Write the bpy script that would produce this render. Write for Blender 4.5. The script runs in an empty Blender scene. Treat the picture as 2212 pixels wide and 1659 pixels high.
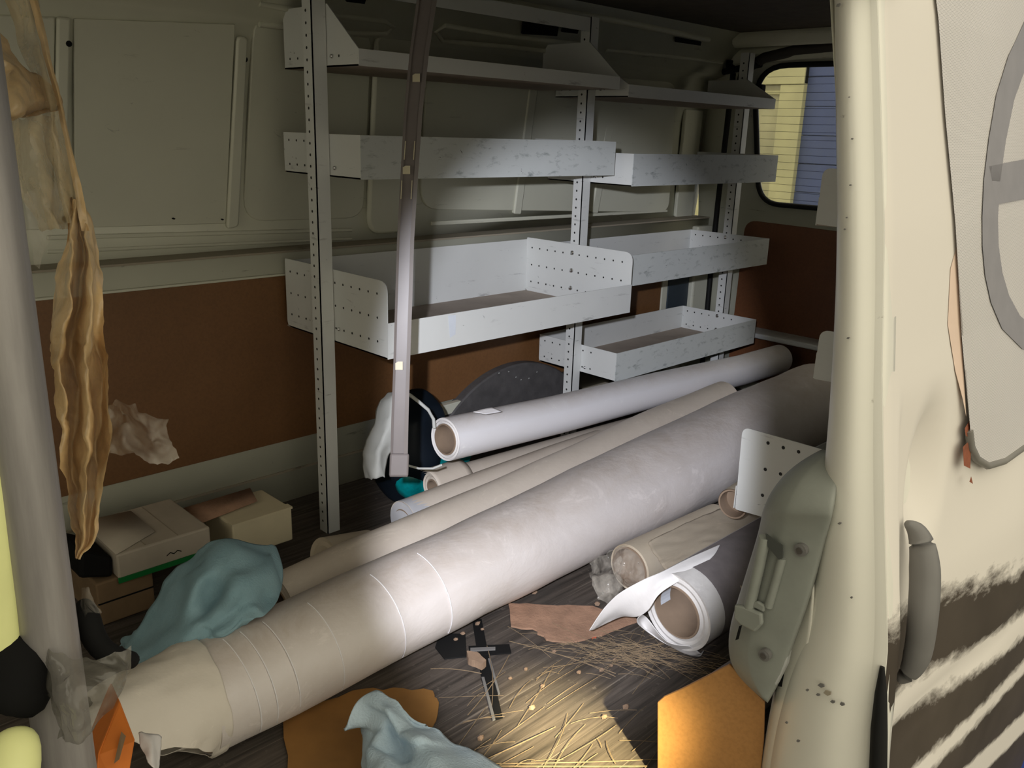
import bpy, bmesh, math, random
import numpy as np
from mathutils import Vector, Matrix, noise

random.seed(7)
SC = bpy.context.scene
COL = SC.collection

# ------------------------------------------------------------------ camera
IW, IH, FPX = 2212, 1659, 1841.6
ROLL, PITCH, YAW = .0327, .28673, .78935
def _rot(r, p, y):
    cy, sy, cp, sp, cr, sr = math.cos(y), math.sin(y), math.cos(p), math.sin(p), math.cos(r), math.sin(r)
    B = np.array([[1, 0, 0], [0, 0, -1], [0, 1, 0]], float)
    Ry = np.array([[cy, -sy, 0], [sy, cy, 0], [0, 0, 1]])
    Rp = np.array([[1, 0, 0], [0, cp, -sp], [0, sp, cp]])
    Rr = np.array([[cr, -sr, 0], [sr, cr, 0], [0, 0, 1]])
    return Rr @ Rp @ B @ Ry
RC = _rot(ROLL, PITCH, YAW)
CAM = np.array([0, 0, 1.0])
cd = bpy.data.cameras.new('camera'); cam = bpy.data.objects.new('camera', cd); COL.objects.link(cam)
cd.sensor_width = 36; cd.lens = FPX / IW * 36; cd.clip_start = .02; cd.clip_end = 100
m = Matrix.Identity(4)
for i in range(3):
    m[i][0] = RC[0][i]; m[i][1] = -RC[1][i]; m[i][2] = -RC[2][i]; m[i][3] = CAM[i]
cam.matrix_world = m
SC.camera = cam

# ------------------------------------------------------------------ world, lights, exposure
SC.view_settings.view_transform = 'Standard'
SC.view_settings.look = 'None'
SC.view_settings.gamma = 1
SC.view_settings.use_curve_mapping = False
SC.view_settings.exposure = 0.0
wd = bpy.data.worlds.new('overcast'); SC.world = wd; wd.use_nodes = True
bg = wd.node_tree.nodes['Background']
bg.inputs[0].default_value = (1.0, .925, .735, 1)
bg.inputs[1].default_value = 1.5

def area_light(name, loc, target, size, power, col, size_y=None):
    l = bpy.data.lights.new(name, 'AREA'); l.energy = power; l.color = col
    l.size = size
    if size_y: l.shape = 'RECTANGLE'; l.size_y = size_y
    o = bpy.data.objects.new(name, l); COL.objects.link(o); o.location = loc
    o.rotation_euler = (Vector(target) - Vector(loc)).to_track_quat('-Z', 'Y').to_euler()
    return o
def spot_light(name, loc, target, power, col, cone, blend, soft, sx=1.0):
    l = bpy.data.lights.new(name, 'SPOT'); l.energy = power; l.color = col
    l.spot_size = math.radians(cone); l.spot_blend = blend; l.shadow_soft_size = soft
    o = bpy.data.objects.new(name, l); COL.objects.link(o); o.location = loc; o.scale = (sx, 1, 1)
    o.rotation_euler = (Vector(target) - Vector(loc)).to_track_quat('-Z', 'Y').to_euler()
    return o
# the photographer's cool hand torch, and a warm shaft of low sun on the floor by the sill
spot_light('hand_torch', (-.14, .0, 1.10), (1.52, 1.33, .29), 195, (.89, .91, 1.0), 42, .40, .015, .60)
spot_light('low_sun', (-.30, -1.7, 2.1), (.945, .755, 0), 4300, (1, .84, .46), 5.0, .9, .04)

# ------------------------------------------------------------------ picture to place helpers
def ray(x, y):
    return RC.T @ np.array([(x - IW / 2) / FPX, (y - IH / 2) / FPX, 1.0])
def P(x, y, ax, v):                       # where the sight line meets the plane axis = v
    d = ray(x, y); t = (v - CAM[ax]) / d[ax]
    return Vector(CAM + t * d)
def PX(x, y, v): return P(x, y, 0, v)
def PY(x, y, v): return P(x, y, 1, v)
def PZ(x, y, v): return P(x, y, 2, v)
def W(x, y, depth): return Vector(CAM + ray(x, y) * depth)
def PP(x, y, pt, n):
    d = ray(x, y); pt = np.array(pt, float); n = np.array(n, float)
    return Vector(CAM + d * (np.dot(pt - CAM, n) / np.dot(d, n)))

# ------------------------------------------------------------------ materials
def newmat(name):
    m = bpy.data.materials.new(name); m.use_nodes = True
    nt = m.node_tree; b = nt.nodes['Principled BSDF']
    return m, nt, b
def mixc(nt, fac, a, b):
    n = nt.nodes.new('ShaderNodeMix'); n.data_type = 'RGBA'
    for k, v in ((0, fac), (6, a), (7, b)):
        if isinstance(v, bpy.types.NodeSocket): nt.links.new(v, n.inputs[k])
        elif k == 0: n.inputs[0].default_value = v
        else: n.inputs[k].default_value = (*v, 1)
    return n.outputs[2]
def coords(nt, scale=(1, 1, 1), kind='Object', rot=(0, 0, 0)):
    tc = nt.nodes.new('ShaderNodeTexCoord'); mp = nt.nodes.new('ShaderNodeMapping')
    mp.inputs['Scale'].default_value = scale; mp.inputs['Rotation'].default_value = rot
    nt.links.new(tc.outputs[kind], mp.inputs[0]); return mp.outputs[0]
def noise_tex(nt, vec, scale, detail=4, rough=.55, dist=0):
    n = nt.nodes.new('ShaderNodeTexNoise'); n.inputs['Scale'].default_value = scale
    n.inputs['Detail'].default_value = detail; n.inputs['Roughness'].default_value = rough
    n.inputs['Distortion'].default_value = dist
    nt.links.new(vec, n.inputs['Vector']); return n.outputs['Fac']
def ramp(nt, fac, lo, hi, a=0., b=1.):
    n = nt.nodes.new('ShaderNodeMapRange'); n.inputs[1].default_value = lo; n.inputs[2].default_value = hi
    n.inputs[3].default_value = a; n.inputs[4].default_value = b
    nt.links.new(fac, n.inputs[0]); return n.outputs[0]
def mth(nt, op, a, b=None):
    n = nt.nodes.new('ShaderNodeMath'); n.operation = op
    for k, v in ((0, a), (1, b)):
        if v is None: continue
        if isinstance(v, bpy.types.NodeSocket): nt.links.new(v, n.inputs[k])
        else: n.inputs[k].default_value = v
    return n.outputs[0]
def bump(nt, b, h, strength=.2, dist=.01):
    n = nt.nodes.new('ShaderNodeBump'); n.inputs['Strength'].default_value = strength
    n.inputs['Distance'].default_value = dist
    nt.links.new(h, n.inputs['Height']); nt.links.new(n.outputs[0], b.inputs['Normal'])
def plain(name, col, rough=.5, metal=0, var=.12, scale=12, bmp=0, spec=None, trans=0, alpha=1):
    m, nt, b = newmat(name)
    v = noise_tex(nt, coords(nt), scale, 5)
    c = mixc(nt, ramp(nt, v, .3, .7), tuple(x * (1 - var) for x in col), tuple(min(1, x * (1 + var)) for x in col))
    nt.links.new(c, b.inputs['Base Color'])
    b.inputs['Roughness'].default_value = rough; b.inputs['Metallic'].default_value = metal
    if spec is not None: b.inputs['Specular IOR Level'].default_value = spec
    if trans: b.inputs['Transmission Weight'].default_value = trans
    if alpha < 1: b.inputs['Alpha'].default_value = alpha
    if bmp: bump(nt, b, noise_tex(nt, coords(nt), scale * 6, 4), bmp, .004)
    return m
def scuffed(name, col, dirt=(.12, .11, .09), amount=.5, rough=.42, sc=(3, 3, 22), fleck=True):
    """painted sheet metal with drawn-out scrapes and chips"""
    m, nt, b = newmat(name)
    v = noise_tex(nt, coords(nt), 3, 5)
    base = mixc(nt, ramp(nt, v, .3, .75), tuple(x * .9 for x in col), col)
    s = noise_tex(nt, coords(nt, sc), 2.2, 9, .7, .3)
    f = ramp(nt, s, .66 - .05 * amount, .74, 0, .75)
    c = mixc(nt, f, base, dirt)
    if fleck:
        s2 = noise_tex(nt, coords(nt, (1, 1, 1.6)), 26, 6, .6, 1.2)
        c = mixc(nt, ramp(nt, s2, .69, .73, 0, .55 * amount), c, (.06, .07, .07))
    nt.links.new(c, b.inputs['Base Color'])
    b.inputs['Roughness'].default_value = rough
    bump(nt, b, noise_tex(nt, coords(nt), 9, 3), .08, .004)
    return m

M = {}
M['wall'] = scuffed('van_paint_inside', (.62, .62, .51), (.16, .15, .11), .5, .38)
M['wallrib'] = scuffed('van_paint_rib', (.64, .64, .53), (.2, .18, .14), .2, .38)
M['ledge'] = scuffed('dusty_ledge', (.33, .29, .22), (.08, .08, .06), 1, .7)
M['rack'] = scuffed('rack_white', (.70, .715, .70), (.2, .2, .2), 1.1, .45)
M['rack_worn'] = scuffed('rack_white_worn', (.62, .65, .64), (.06, .09, .09), 2.2, .5, (8, 8, 22))
M['rack_base'] = plain('rack_base_dusty', (.36, .30, .25), .8, 0, .15, 8)
M['dark'] = plain('dark_gap', (.010, .010, .010), .8, spec=.1)
M['hole'] = plain('hole_dark', (.02, .02, .02), .8)
M['steel'] = plain('bright_steel', (.6, .6, .6), .25, 1)
M['rubber'] = plain('black_rubber', (.012, .012, .012), .6, spec=.2)
M['roof'] = plain('roof_lining', (.075, .06, .045), .9, 0, .2, 20, .3)
M['cream'] = scuffed('cream_body_paint', (.80, .785, .71), (.2, .18, .14), .05, .28, (6, 6, 10), False)
M['greyplastic'] = plain('grey_plastic', (.25, .265, .24), .5, 0, .06, 30, .06)
M['darkplastic'] = plain('dark_grey_plastic', (.16, .155, .15), .45, 0, .12, 8)
M['yellow'] = plain('pale_yellow_foam', (.78, .80, .36), .55, 0, .05)
M['black'] = plain('black_cloth', (.008, .008, .008), .8, spec=.1)
M['navy'] = plain('navy_plastic', (.006, .010, .016), .5, spec=.2)
M['teal'] = plain('teal_plastic', (.0, .20, .21), .35, 0, .5, 30)
M['whitecloth'] = plain('white_cloth', (.45, .46, .44), .8, 0, .1, 10)
M['orange'] = plain('orange_card', (.62, .17, .02), .7, 0, .2, 8)
M['green'] = plain('green_stripe', (.0, .16, .03), .6)
M['boxwhite'] = plain('box_white', (.42, .37, .30), .8, 0, .1)
M['boxcream'] = plain('box_cream', (.62, .55, .38), .8, 0, .06)
M['carton'] = plain('brown_carton', (.20, .13, .07), .85, 0, .2, 9)
M['cardscrap'] = plain('torn_card', (.34, .20, .13), .9, 0, .22, 24, .4)
M['cardorange'] = plain('orange_card_sheet', (.26, .125, .03), .85, 0, .2, 10)
M['core'] = plain('cardboard_core', (.25, .18, .125), .85, 0, .12, 20)
M['paperdark'] = plain('grey_wrap', (.17, .15, .15), .75, 0, .2, 20)
M['bluelabel'] = plain('pale_label', (.62, .66, .72), .6)
M['red'] = plain('red_tab', (.55, .09, .04), .6)
M['straw'] = plain('dry_needles', (.19, .135, .08), .8, 0, .35, 60)
M['chip'] = plain('wood_chip', (.27, .18, .12), .8, 0, .25, 30)
M['rust'] = plain('bare_rust', (.24, .07, .03), .8, 0, .3, 40)
M['pink'] = plain('pink_primer', (.80, .62, .50), .4, 0, .05)
M['channel'] = plain('grey_channel', (.15, .13, .125), .35, 0, .08)
M['clip'] = plain('cream_clip', (.55, .5, .36), .5)

def hardboard(name, c1, c2):
    m, nt, b = newmat(name)
    v = noise_tex(nt, coords(nt, (1, 1, 1)), 3, 6, .6)
    c = mixc(nt, ramp(nt, v, .3, .72), c1, c2)
    g = noise_tex(nt, coords(nt), 160, 2)
    c = mixc(nt, ramp(nt, g, .4, .7, 0, .25), c, tuple(x * .5 for x in c1))
    s = noise_tex(nt, coords(nt, (2, 2, 14)), 3, 8, .7)
    c = mixc(nt, ramp(nt, s, .72, .78, 0, .3), c, (.3, .22, .15))
    nt.links.new(c, b.inputs['Base Color']); b.inputs['Roughness'].default_value = .55
    bump(nt, b, g, .1, .002)
    return m
M['hardboard'] = hardboard('brown_hardboard', (.15, .068, .023), (.20, .092, .033))
M['hardboard_rear'] = hardboard('brown_hardboard_rear', (.16, .058, .022), (.21, .080, .03))
M['hardboard_pale'] = hardboard('tan_hardboard', (.42, .20, .06), (.50, .26, .09))

def floor_mat():
    m, nt, b = newmat('worn_ply_floor')
    s = noise_tex(nt, coords(nt, (1.2, 26, 1)), 3, 8, .65)
    c = mixc(nt, ramp(nt, s, .32, .68), (.026, .021, .017), (.12, .097, .08))
    s2 = noise_tex(nt, coords(nt, (.8, 70, 1)), 2.2, 5, .6)
    c = mixc(nt, ramp(nt, s2, .60, .68, 0, .7), c, (.26, .22, .18))
    v = noise_tex(nt, coords(nt), 5, 6, .7)
    c = mixc(nt, ramp(nt, v, .5, .75, 0, .6), c, (.05, .045, .04))
    g = noise_tex(nt, coords(nt), 60, 4, .7)
    c = mixc(nt, ramp(nt, g, .62, .72, 0, .45), c, (.22, .185, .15))
    nt.links.new(c, b.inputs['Base Color']); b.inputs['Roughness'].default_value = .7
    bump(nt, b, s, .15, .004)
    return m
M['floor'] = floor_mat()

def paper(name, col, dust=(.30, .24, .19), amount=.5, rough=.55, crease=.15, top=0):
    m, nt, b = newmat(name)
    v = noise_tex(nt, coords(nt, (1, 1.4, 1.4)), 4, 6, .65, .3)
    c = mixc(nt, ramp(nt, v, .45, .75, 0, amount), col, dust)
    w = noise_tex(nt, coords(nt, (1, 1.3, 1.3)), 9, 9, .75, .6)
    c = mixc(nt, ramp(nt, w, .58, .64, 0, .45), c, tuple(min(1, x * 1.28) for x in col))
    if top:                               # settled dust lies on the upward faces of the thing
        g = nt.nodes.new('ShaderNodeNewGeometry'); sp = nt.nodes.new('ShaderNodeSeparateXYZ')
        nt.links.new(g.outputs['Normal'], sp.inputs[0])
        t = ramp(nt, sp.outputs[2], .45, .98, 0, top)
        t2 = mth(nt, 'MULTIPLY', t, ramp(nt, w, .35, .55, 1, .55))
        c = mixc(nt, t2, c, dust)
    nt.links.new(c, b.inputs['Base Color']); b.inputs['Roughness'].default_value = rough
    bump(nt, b, v, crease, .012)
    return m
M['p_white'] = paper('white_vinyl', (.80, .79, .82), (.50, .42, .34), .08, .4, .05, .6)
M['p_big'] = paper('greyish_wrap', (.68, .635, .62), (.44, .365, .30), .35, .5, .4, .75)
M['p_beige'] = paper('beige_wrap', (.62, .55, .47), (.38, .31, .25), .4, .6, .2, .3)
M['p_tan'] = paper('tan_wrap', (.50, .43, .33), (.32, .25, .18), .5, .7, .2)
M['p_sheet'] = paper('white_sheet', (.72, .70, .69), (.34, .30, .27), .35, .5, .2)
M['p_dirty'] = paper('dirty_white_sheet', (.66, .64, .62), (.22, .19, .17), .75, .55, .2)
M['p_big_warm'] = paper('greyish_wrap_warm', (.66, .61, .54), (.42, .35, .27), .3, .6, .3)  # big roll's wrap again, warm light's yellow put into the colour

def sheer(name, col, alpha, rough=.2, crinkle=.5):
    m, nt, b = newmat(name)
    v = noise_tex(nt, coords(nt, (1, 1, .6)), 22, 4, .6, .8)
    nt.links.new(mixc(nt, ramp(nt, v, .3, .7), tuple(x * .8 for x in col), col), b.inputs['Base Color'])
    nt.links.new(ramp(nt, v, .3, .7, max(0, alpha - .2), min(1, alpha + .15)), b.inputs['Alpha'])
    b.inputs['Roughness'].default_value = rough
    b.inputs['Subsurface Weight'].default_value = 0
    bump(nt, b, noise_tex(nt, coords(nt), 30, 3, .5, 1), crinkle, .006)
    return m
M['tape'] = sheer('brown_parcel_tape', (.72, .50, .25), .86, .28)
M['tape_thin'] = sheer('brown_parcel_tape_single', (.66, .52, .30), .55, .25)
M['film'] = sheer('clear_film', (.78, .72, .62), .24, .06, .9)
M['filmdark'] = sheer('clear_plastic_bag', (.17, .16, .135), .6, .08, .7)

def pole_mat():
    m, nt, b = newmat('dull_aluminium')
    v = noise_tex(nt, coords(nt, (14, 14, 1.2)), 3, 5, .6)
    nt.links.new(mixc(nt, ramp(nt, v, .3, .7), (.25, .235, .23), (.42, .40, .39)), b.inputs['Base Color'])
    b.inputs['Roughness'].default_value = .48; b.inputs['Metallic'].default_value = .55
    return m
M['pole'] = pole_mat()
def cloth_mat(name, c1, c2):
    m, nt, b = newmat(name)
    v = noise_tex(nt, coords(nt), 14, 6, .6)
    c = mixc(nt, ramp(nt, v, .3, .7), c1, c2)
    d = noise_tex(nt, coords(nt), 22, 5, .7, .5)
    c = mixc(nt, ramp(nt, d, .66, .74, 0, .5), c, tuple(x * .3 for x in c1))
    nt.links.new(c, b.inputs['Base Color']); b.inputs['Roughness'].default_value = .95
    bump(nt, b, noise_tex(nt, coords(nt), 260, 2), .5, .003)
    return m
M['towel'] = cloth_mat('blue_towelling', (.17, .29, .34), (.22, .34, .39))
M['towel2'] = cloth_mat('pale_blue_towelling', (.44, .57, .68), (.52, .64, .74))

def glass_mat():
    m, nt, b = newmat('tinted_glass')
    b.inputs['Base Color'].default_value = (.75, .8, .8, 1); b.inputs['Roughness'].default_value = .02
    b.inputs['Alpha'].default_value = .14
    v = noise_tex(nt, coords(nt), 8, 3)
    nt.links.new(ramp(nt, v, .3, .7, .10, .2), b.inputs['Alpha'])
    return m
M['glass'] = glass_mat()
def vinyl_mat():
    m, nt, b = newmat('perforated_vinyl')
    co = coords(nt, (1, 1, 1))
    sp = nt.nodes.new('ShaderNodeSeparateXYZ'); nt.links.new(co, sp.inputs[0])
    k = 2 * math.pi / .0042
    a = mth(nt, 'SINE', mth(nt, 'MULTIPLY', mth(nt, 'ADD', sp.outputs[0], sp.outputs[2]), k))
    c = mth(nt, 'SINE', mth(nt, 'MULTIPLY', mth(nt, 'SUBTRACT', sp.outputs[0], sp.outputs[2]), k))
    f = ramp(nt, mth(nt, 'ADD', a, c), -.1, .9)
    v = noise_tex(nt, coords(nt), 3, 5)
    base = mixc(nt, ramp(nt, v, .3, .7), (.74, .71, .69), (.82, .79, .77))
    nt.links.new(mixc(nt, f, base, (.30, .285, .28)), b.inputs['Base Color'])
    b.inputs['Roughness'].default_value = .35
    return m
M['vinyl'] = vinyl_mat()
M['letter'] = plain('grey_letter_print', (.30, .29, .30), .35, 0, .06, 30)
M['blueclad'] = plain('blue_cladding', (.06, .085, .20), .6, 0, .12, 4)
M['yellowframe'] = plain('pale_yellow_frame', (.50, .48, .25), .6, 0, .08, 4)
M['pane_far'] = plain('far_window_glass', (.40, .38, .2), .12, 0, .25, 3)
M['ground'] = plain('asphalt', (.16, .155, .14), .9, 0, .25, 6, .3)
M['blueground'] = plain('blue_sheet', (.03, .06, .30), .6)

# ------------------------------------------------------------------ geometry helpers
ORG = {}
def tag(o, label=None, cat=None, group=None, kind=None):
    if label: o['label'] = label
    if cat: o['category'] = cat
    if group: o['group'] = group
    if kind: o['kind'] = kind
    return o
def thing(name, label, cat, loc, group=None):
    o = bpy.data.objects.new(name, None); COL.objects.link(o); o.location = loc; o.empty_display_size = .05
    ORG[o] = Vector(loc)
    return tag(o, label, cat, group)
def mk(name, verts, faces, mat, parent=None, smooth=None, bevel=0, bseg=2, solid=0, sub=0, offset=0):
    verts = [Vector(v) for v in verts]
    lo = Vector((min(v[i] for v in verts) for i in range(3))); hi = Vector((max(v[i] for v in verts) for i in range(3)))
    c = Vector(((lo.x + hi.x) / 2, (lo.y + hi.y) / 2, lo.z))
    me = bpy.data.meshes.new(name); me.from_pydata([v - c for v in verts], [], faces); me.validate()
    bm = bmesh.new(); bm.from_mesh(me); bmesh.ops.recalc_face_normals(bm, faces=bm.faces); bm.to_mesh(me); bm.free()
    me.materials.append(M[mat] if isinstance(mat, str) else mat)
    if smooth is not None:
        me.polygons.foreach_set('use_smooth', [True] * len(me.polygons))
        if smooth < 180: me.set_sharp_from_angle(angle=math.radians(smooth))
    o = bpy.data.objects.new(name, me); COL.objects.link(o)
    if parent is not None:
        o.parent = parent; o.location = c - ORG[parent]
    else: o.location = c
    ORG[o] = c
    if sub:
        md = o.modifiers.new('sub', 'SUBSURF'); md.levels = sub; md.render_levels = sub
    if solid:
        md = o.modifiers.new('thick', 'SOLIDIFY'); md.thickness = solid; md.offset = offset
    if bevel:
        md = o.modifiers.new('bev', 'BEVEL'); md.width = bevel; md.segments = bseg; md.limit_method = 'ANGLE'; md.angle_limit = math.radians(35)
    return o
def boxv(x0, x1, y0, y1, z0, z1):
    v = [(x, y, z) for z in (z0, z1) for y in (y0, y1) for x in (x0, x1)]
    f = [(0, 2, 3, 1), (4, 5, 7, 6), (0, 1, 5, 4), (2, 6, 7, 3), (0, 4, 6, 2), (1, 3, 7, 5)]
    return v, f
def box(name, x0, x1, y0, y1, z0, z1, mat, parent=None, bevel=0, **k):
    v, f = boxv(x0, x1, y0, y1, z0, z1); return mk(name, v, f, mat, parent, bevel=bevel, **k)
def prismv(poly, d):
    n = len(poly); d = Vector(d); a = [Vector(p) for p in poly]
    v = a + [p + d for p in a]
    f = [tuple(range(n)), tuple(range(2 * n - 1, n - 1, -1))] + [(i, (i + 1) % n, n + (i + 1) % n, n + i) for i in range(n)]
    return v, f
def prism(name, poly, d, mat, parent=None, bevel=0, **k):
    v, f = prismv(poly, d); return mk(name, v, f, mat, parent, bevel=bevel, **k)
def join(parts):
    V, F = [], []
    for v, f in parts:
        n = len(V); V += list(v); F += [tuple(i + n for i in q) for q in f]
    return V, F
def frame_of(t):
    t = Vector(t).normalized(); a = Vector((0, 0, 1)) if abs(t.z) < .9 else Vector((1, 0, 0))
    u = t.cross(a).normalized(); return u, u.cross(t).normalized()
def tubev(path, r, seg=12, cap=True):
    path = [Vector(p) for p in path]; n = len(path)
    R = r if isinstance(r, (list, tuple)) else [r] * n
    V, F = [], []
    for i, p in enumerate(path):
        t = path[min(i + 1, n - 1)] - path[max(i - 1, 0)]; u, w = frame_of(t)
        for k in range(seg):
            a = 2 * math.pi * k / seg; V.append(p + (u * math.cos(a) + w * math.sin(a)) * R[i])
    for i in range(n - 1):
        for k in range(seg):
            F.append((i * seg + k, i * seg + (k + 1) % seg, (i + 1) * seg + (k + 1) % seg, (i + 1) * seg + k))
    if cap: F += [tuple(range(seg - 1, -1, -1)), tuple((n - 1) * seg + k for k in range(seg))]
    return V, F
def tube(name, path, r, mat, parent=None, seg=12, smooth=50, cap=True, **k):
    v, f = tubev(path, r, seg, cap); return mk(name, v, f, mat, parent, smooth=smooth, **k)
def rpoly(pts, rad, seg=5):
    """2-D polygon with rounded corners; rad = radius or list"""
    out = []; n = len(pts)
    for i, p in enumerate(pts):
        r = rad[i] if isinstance(rad, (list, tuple)) else rad
        p = Vector(p); a = (Vector(pts[i - 1]) - p); b = (Vector(pts[(i + 1) % n]) - p)
        r = min(r, a.length * .49, b.length * .49)
        if r <= 1e-6: out.append(p); continue
        s, e = p + a.normalized() * r, p + b.normalized() * r
        for k in range(seg + 1):
            t = k / seg; out.append((s * (1 - t) + p * t) * (1 - t) + (p * (1 - t) + e * t) * t)
    return out
def gridf(nr, nc):
    return [(i * nc + j, i * nc + j + 1, (i + 1) * nc + j + 1, (i + 1) * nc + j) for i in range(nr - 1) for j in range(nc - 1)]
def nvec(p):
    return Vector((noise.noise(p), noise.noise(p + Vector((31.7, 4.2, 9.1))), noise.noise(p + Vector((7.3, 53.9, 17.4)))))
def crom(pts, n):
    out = []
    for i in range(len(pts) - 1):
        p0, p1, p2, p3 = pts[max(i - 1, 0)], pts[i], pts[i + 1], pts[min(i + 2, len(pts) - 1)]
        for k in range(n):
            t = k / n; t2, t3 = t * t, t * t * t
            out.append(((p1 * 2) + (p2 - p0) * t + (p0 * 2 - p1 * 5 + p2 * 4 - p3) * t2 + (p1 * 3 - p0 - p2 * 3 + p3) * t3) * .5)
    return out + [pts[-1]]
def net(name, rows, mat, parent=None, sub=2, solid=.0015, crinkle=0, freq=12, offset=0, sharp=180):
    """a sheet through a grid of control points, smoothly resampled, then creased"""
    n = {0: 1, 1: 3, 2: 6, 3: 9}[sub]
    rows = [crom([Vector(p) for p in r], n) for r in rows]
    cols = [crom([r[j] for r in rows], n) for j in range(len(rows[0]))]
    nr, nc = len(cols[0]), len(cols); V = []
    for i in range(nr):
        for j in range(nc):
            p = cols[j][i]
            if crinkle:
                d = nvec(p * freq) * crinkle
                d += Vector((1, 1, 1)) * (.5 - abs(noise.noise(p * freq * 1.7 + Vector((5, 3, 1))))) * crinkle * .6
                d += nvec(p * freq * 3.1) * crinkle * .3
                p = p + d
            V.append(p)
    return mk(name, V, gridf(nr, nc), mat, parent, smooth=sharp, solid=solid, offset=offset)
def struct(o, label=None): return tag(o, label, kind='structure')
def dots(name, pts, n, r, mat, parent):
    """dark punched holes: little recessed-looking discs lying on a sheet"""
    u, w = frame_of(n); V, F = [], []
    for p in pts:
        b = len(V); p = Vector(p)
        V += [p + (u * math.cos(k * math.pi / 4) + w * math.sin(k * math.pi / 4)) * r for k in range(8)]
        F.append(tuple(range(b, b + 8)))
    return tag(mk(name, V, F, mat, parent), kind='stuff')

# ================================================================== THE VAN SHELL
YW, YU, ZL = 1.965, 2.045, .685           # lower lining plane, foot of the upper skin, ledge height
ZC = 1.37                                  # roof lining
XR = 3.12
fl = box('floor', -1.2, XR + .1, .47, YW + .02, -.03, 0, 'floor'); struct(fl, 'dark worn plywood van floor with streaks of dust')
ce = box('ceiling', -1.2, XR, .52, YW + .1, ZC, ZC + .03, 'roof'); struct(ce, 'dark brown roof lining of the van')

# far wall: lower inner panel, ledge, leaning upper skin, roof rail
X0, X1 = -1.2, XR
prof = [(YW, -.03), (YW, ZL), (YU, ZL + .004), (YU - .012, .80), (YU - .05, 1.05), (YU - .10, 1.22), (1.90, 1.235), (1.845, 1.30), (1.80, 1.345), (1.76, ZC + .01)]
V = [(x, y, z) for x in (X0, X1) for y, z in prof] + [(x, 2.12, z) for x in (X0, X1) for z in (ZC + .03, -.03)]
n = len(prof)
F = [(i, i + 1, n + i + 1, n + i) for i in range(n - 1)]
wf = mk('wall_left', V[:2 * n], F, 'wall', smooth=25, solid=.02, offset=1); struct(wf, 'off-white painted inner side wall of the van')
def on_wall(px, py):
    """point of the upper skin seen at a pixel"""
    y = YU - .04
    for _ in range(12):
        p = PY(px, py, y)
        z = min(max(p.z, ZL), 1.22)
        y = float(np.interp(z, [q[1] for q in prof[2:6]], [q[0] for q in prof[2:6]]))
    return PY(px, py, y)
WN = Vector((0, -1, -.13)).normalized()
def wall_plate(name, px, lift, mat='wall', rad=0, bevel=.003, label=None):
    pts = [on_wall(*p) for p in px]
    if rad:
        c2 = rpoly([(p.x, p.z) for p in pts], rad)
        def yy(z): return float(np.interp(z, [q[1] for q in prof[2:6]], [q[0] for q in prof[2:6]]))
        pts = [Vector((q.x, yy(q.y), q.y)) for q in c2]
    o = prism(name, [p - WN * .004 for p in pts], WN * (lift + .004), mat, wf, bevel=bevel, smooth=30)
    if label: o['label'] = label
    return o
# raised skins, ribs and frames pressed into the upper side
wall_plate('pressed_panel', [(158, 40), (506, 52), (486, 482), (160, 492)], .005, bevel=.002)
wall_plate('pressed_panel', [(545, 25), (800, 62), (785, 470), (525, 478)], .006, rad=.06)
wall_plate('pressed_panel', [(925, 135), (1462, 178), (1445, 458), (905, 452)], .006, rad=.07)
wall_plate('pressed_panel', [(-60, 30), (118, 36), (112, 495), (-60, 500)], .005)
wall_plate('rib', [(120, 36), (150, 38), (140, 480), (112, 482)], .011, 'wallrib', bevel=.005)
wall_plate('rib', [(508, 76), (532, 80), (512, 488), (486, 494)], .013, 'wallrib', rad=.012, bevel=.005)
wall_plate('rib', [(1140, 190), (1158, 192), (1122, 462), (1106, 461)], .011, 'wallrib', rad=.008, bevel=.004)
wall_plate('rib', [(1313, 222), (1331, 224), (1288, 460), (1274, 459)], .011, 'wallrib', rad=.008, bevel=.004)
wall_plate('rib', [(1478, 235), (1515, 238), (1490, 470), (1455, 468)], .012, 'wallrib', rad=.01, bevel=.004)
wall_plate('window_pillar', [(805, 60), (905, 75), (880, 500), (790, 505)], .016, 'wallrib', rad=.05, bevel=.008)
wall_plate('sill_bead', [(100, 508), (760, 492), (760, 500), (100, 518)], .006, 'wallrib')
wall_plate('sill_bead', [(930, 478), (1440, 452), (1440, 458), (930, 487)], .006, 'wallrib')
wall_plate('sill_bead', [(100, 540), (760, 512), (760, 518), (100, 548)], .005, 'wallrib')
for p in ((143, 93), (136, 470), (523, 127), (507, 403)):
    q = on_wall(*p)
    tube('screw', [q + WN * .008, q + WN * .016], .0062, 'dark', wf, 10)
# dark chips in the paint of the left panel
for k, p in enumerate(((572, 250), (579, 268), (590, 298), (303, 315), (371, 470), (476, 472))):
    q = on_wall(*p) + WN * .0105; s = .006 if k < 3 else .003
    mk('paint_chip', [q + Vector((a * s * 1.6, 0, b * s)) for a, b in ((-1, .3), (-.2, .8), (1, -.1), (.3, -.9), (-.6, -.4))], [(0, 1, 2, 3, 4)], 'dark', wf)
# ledge skin, belt strip
box('ledge', X0, XR, YW - .004, YU - .002, ZL + .001, ZL + .006, 'ledge', wf)
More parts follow.
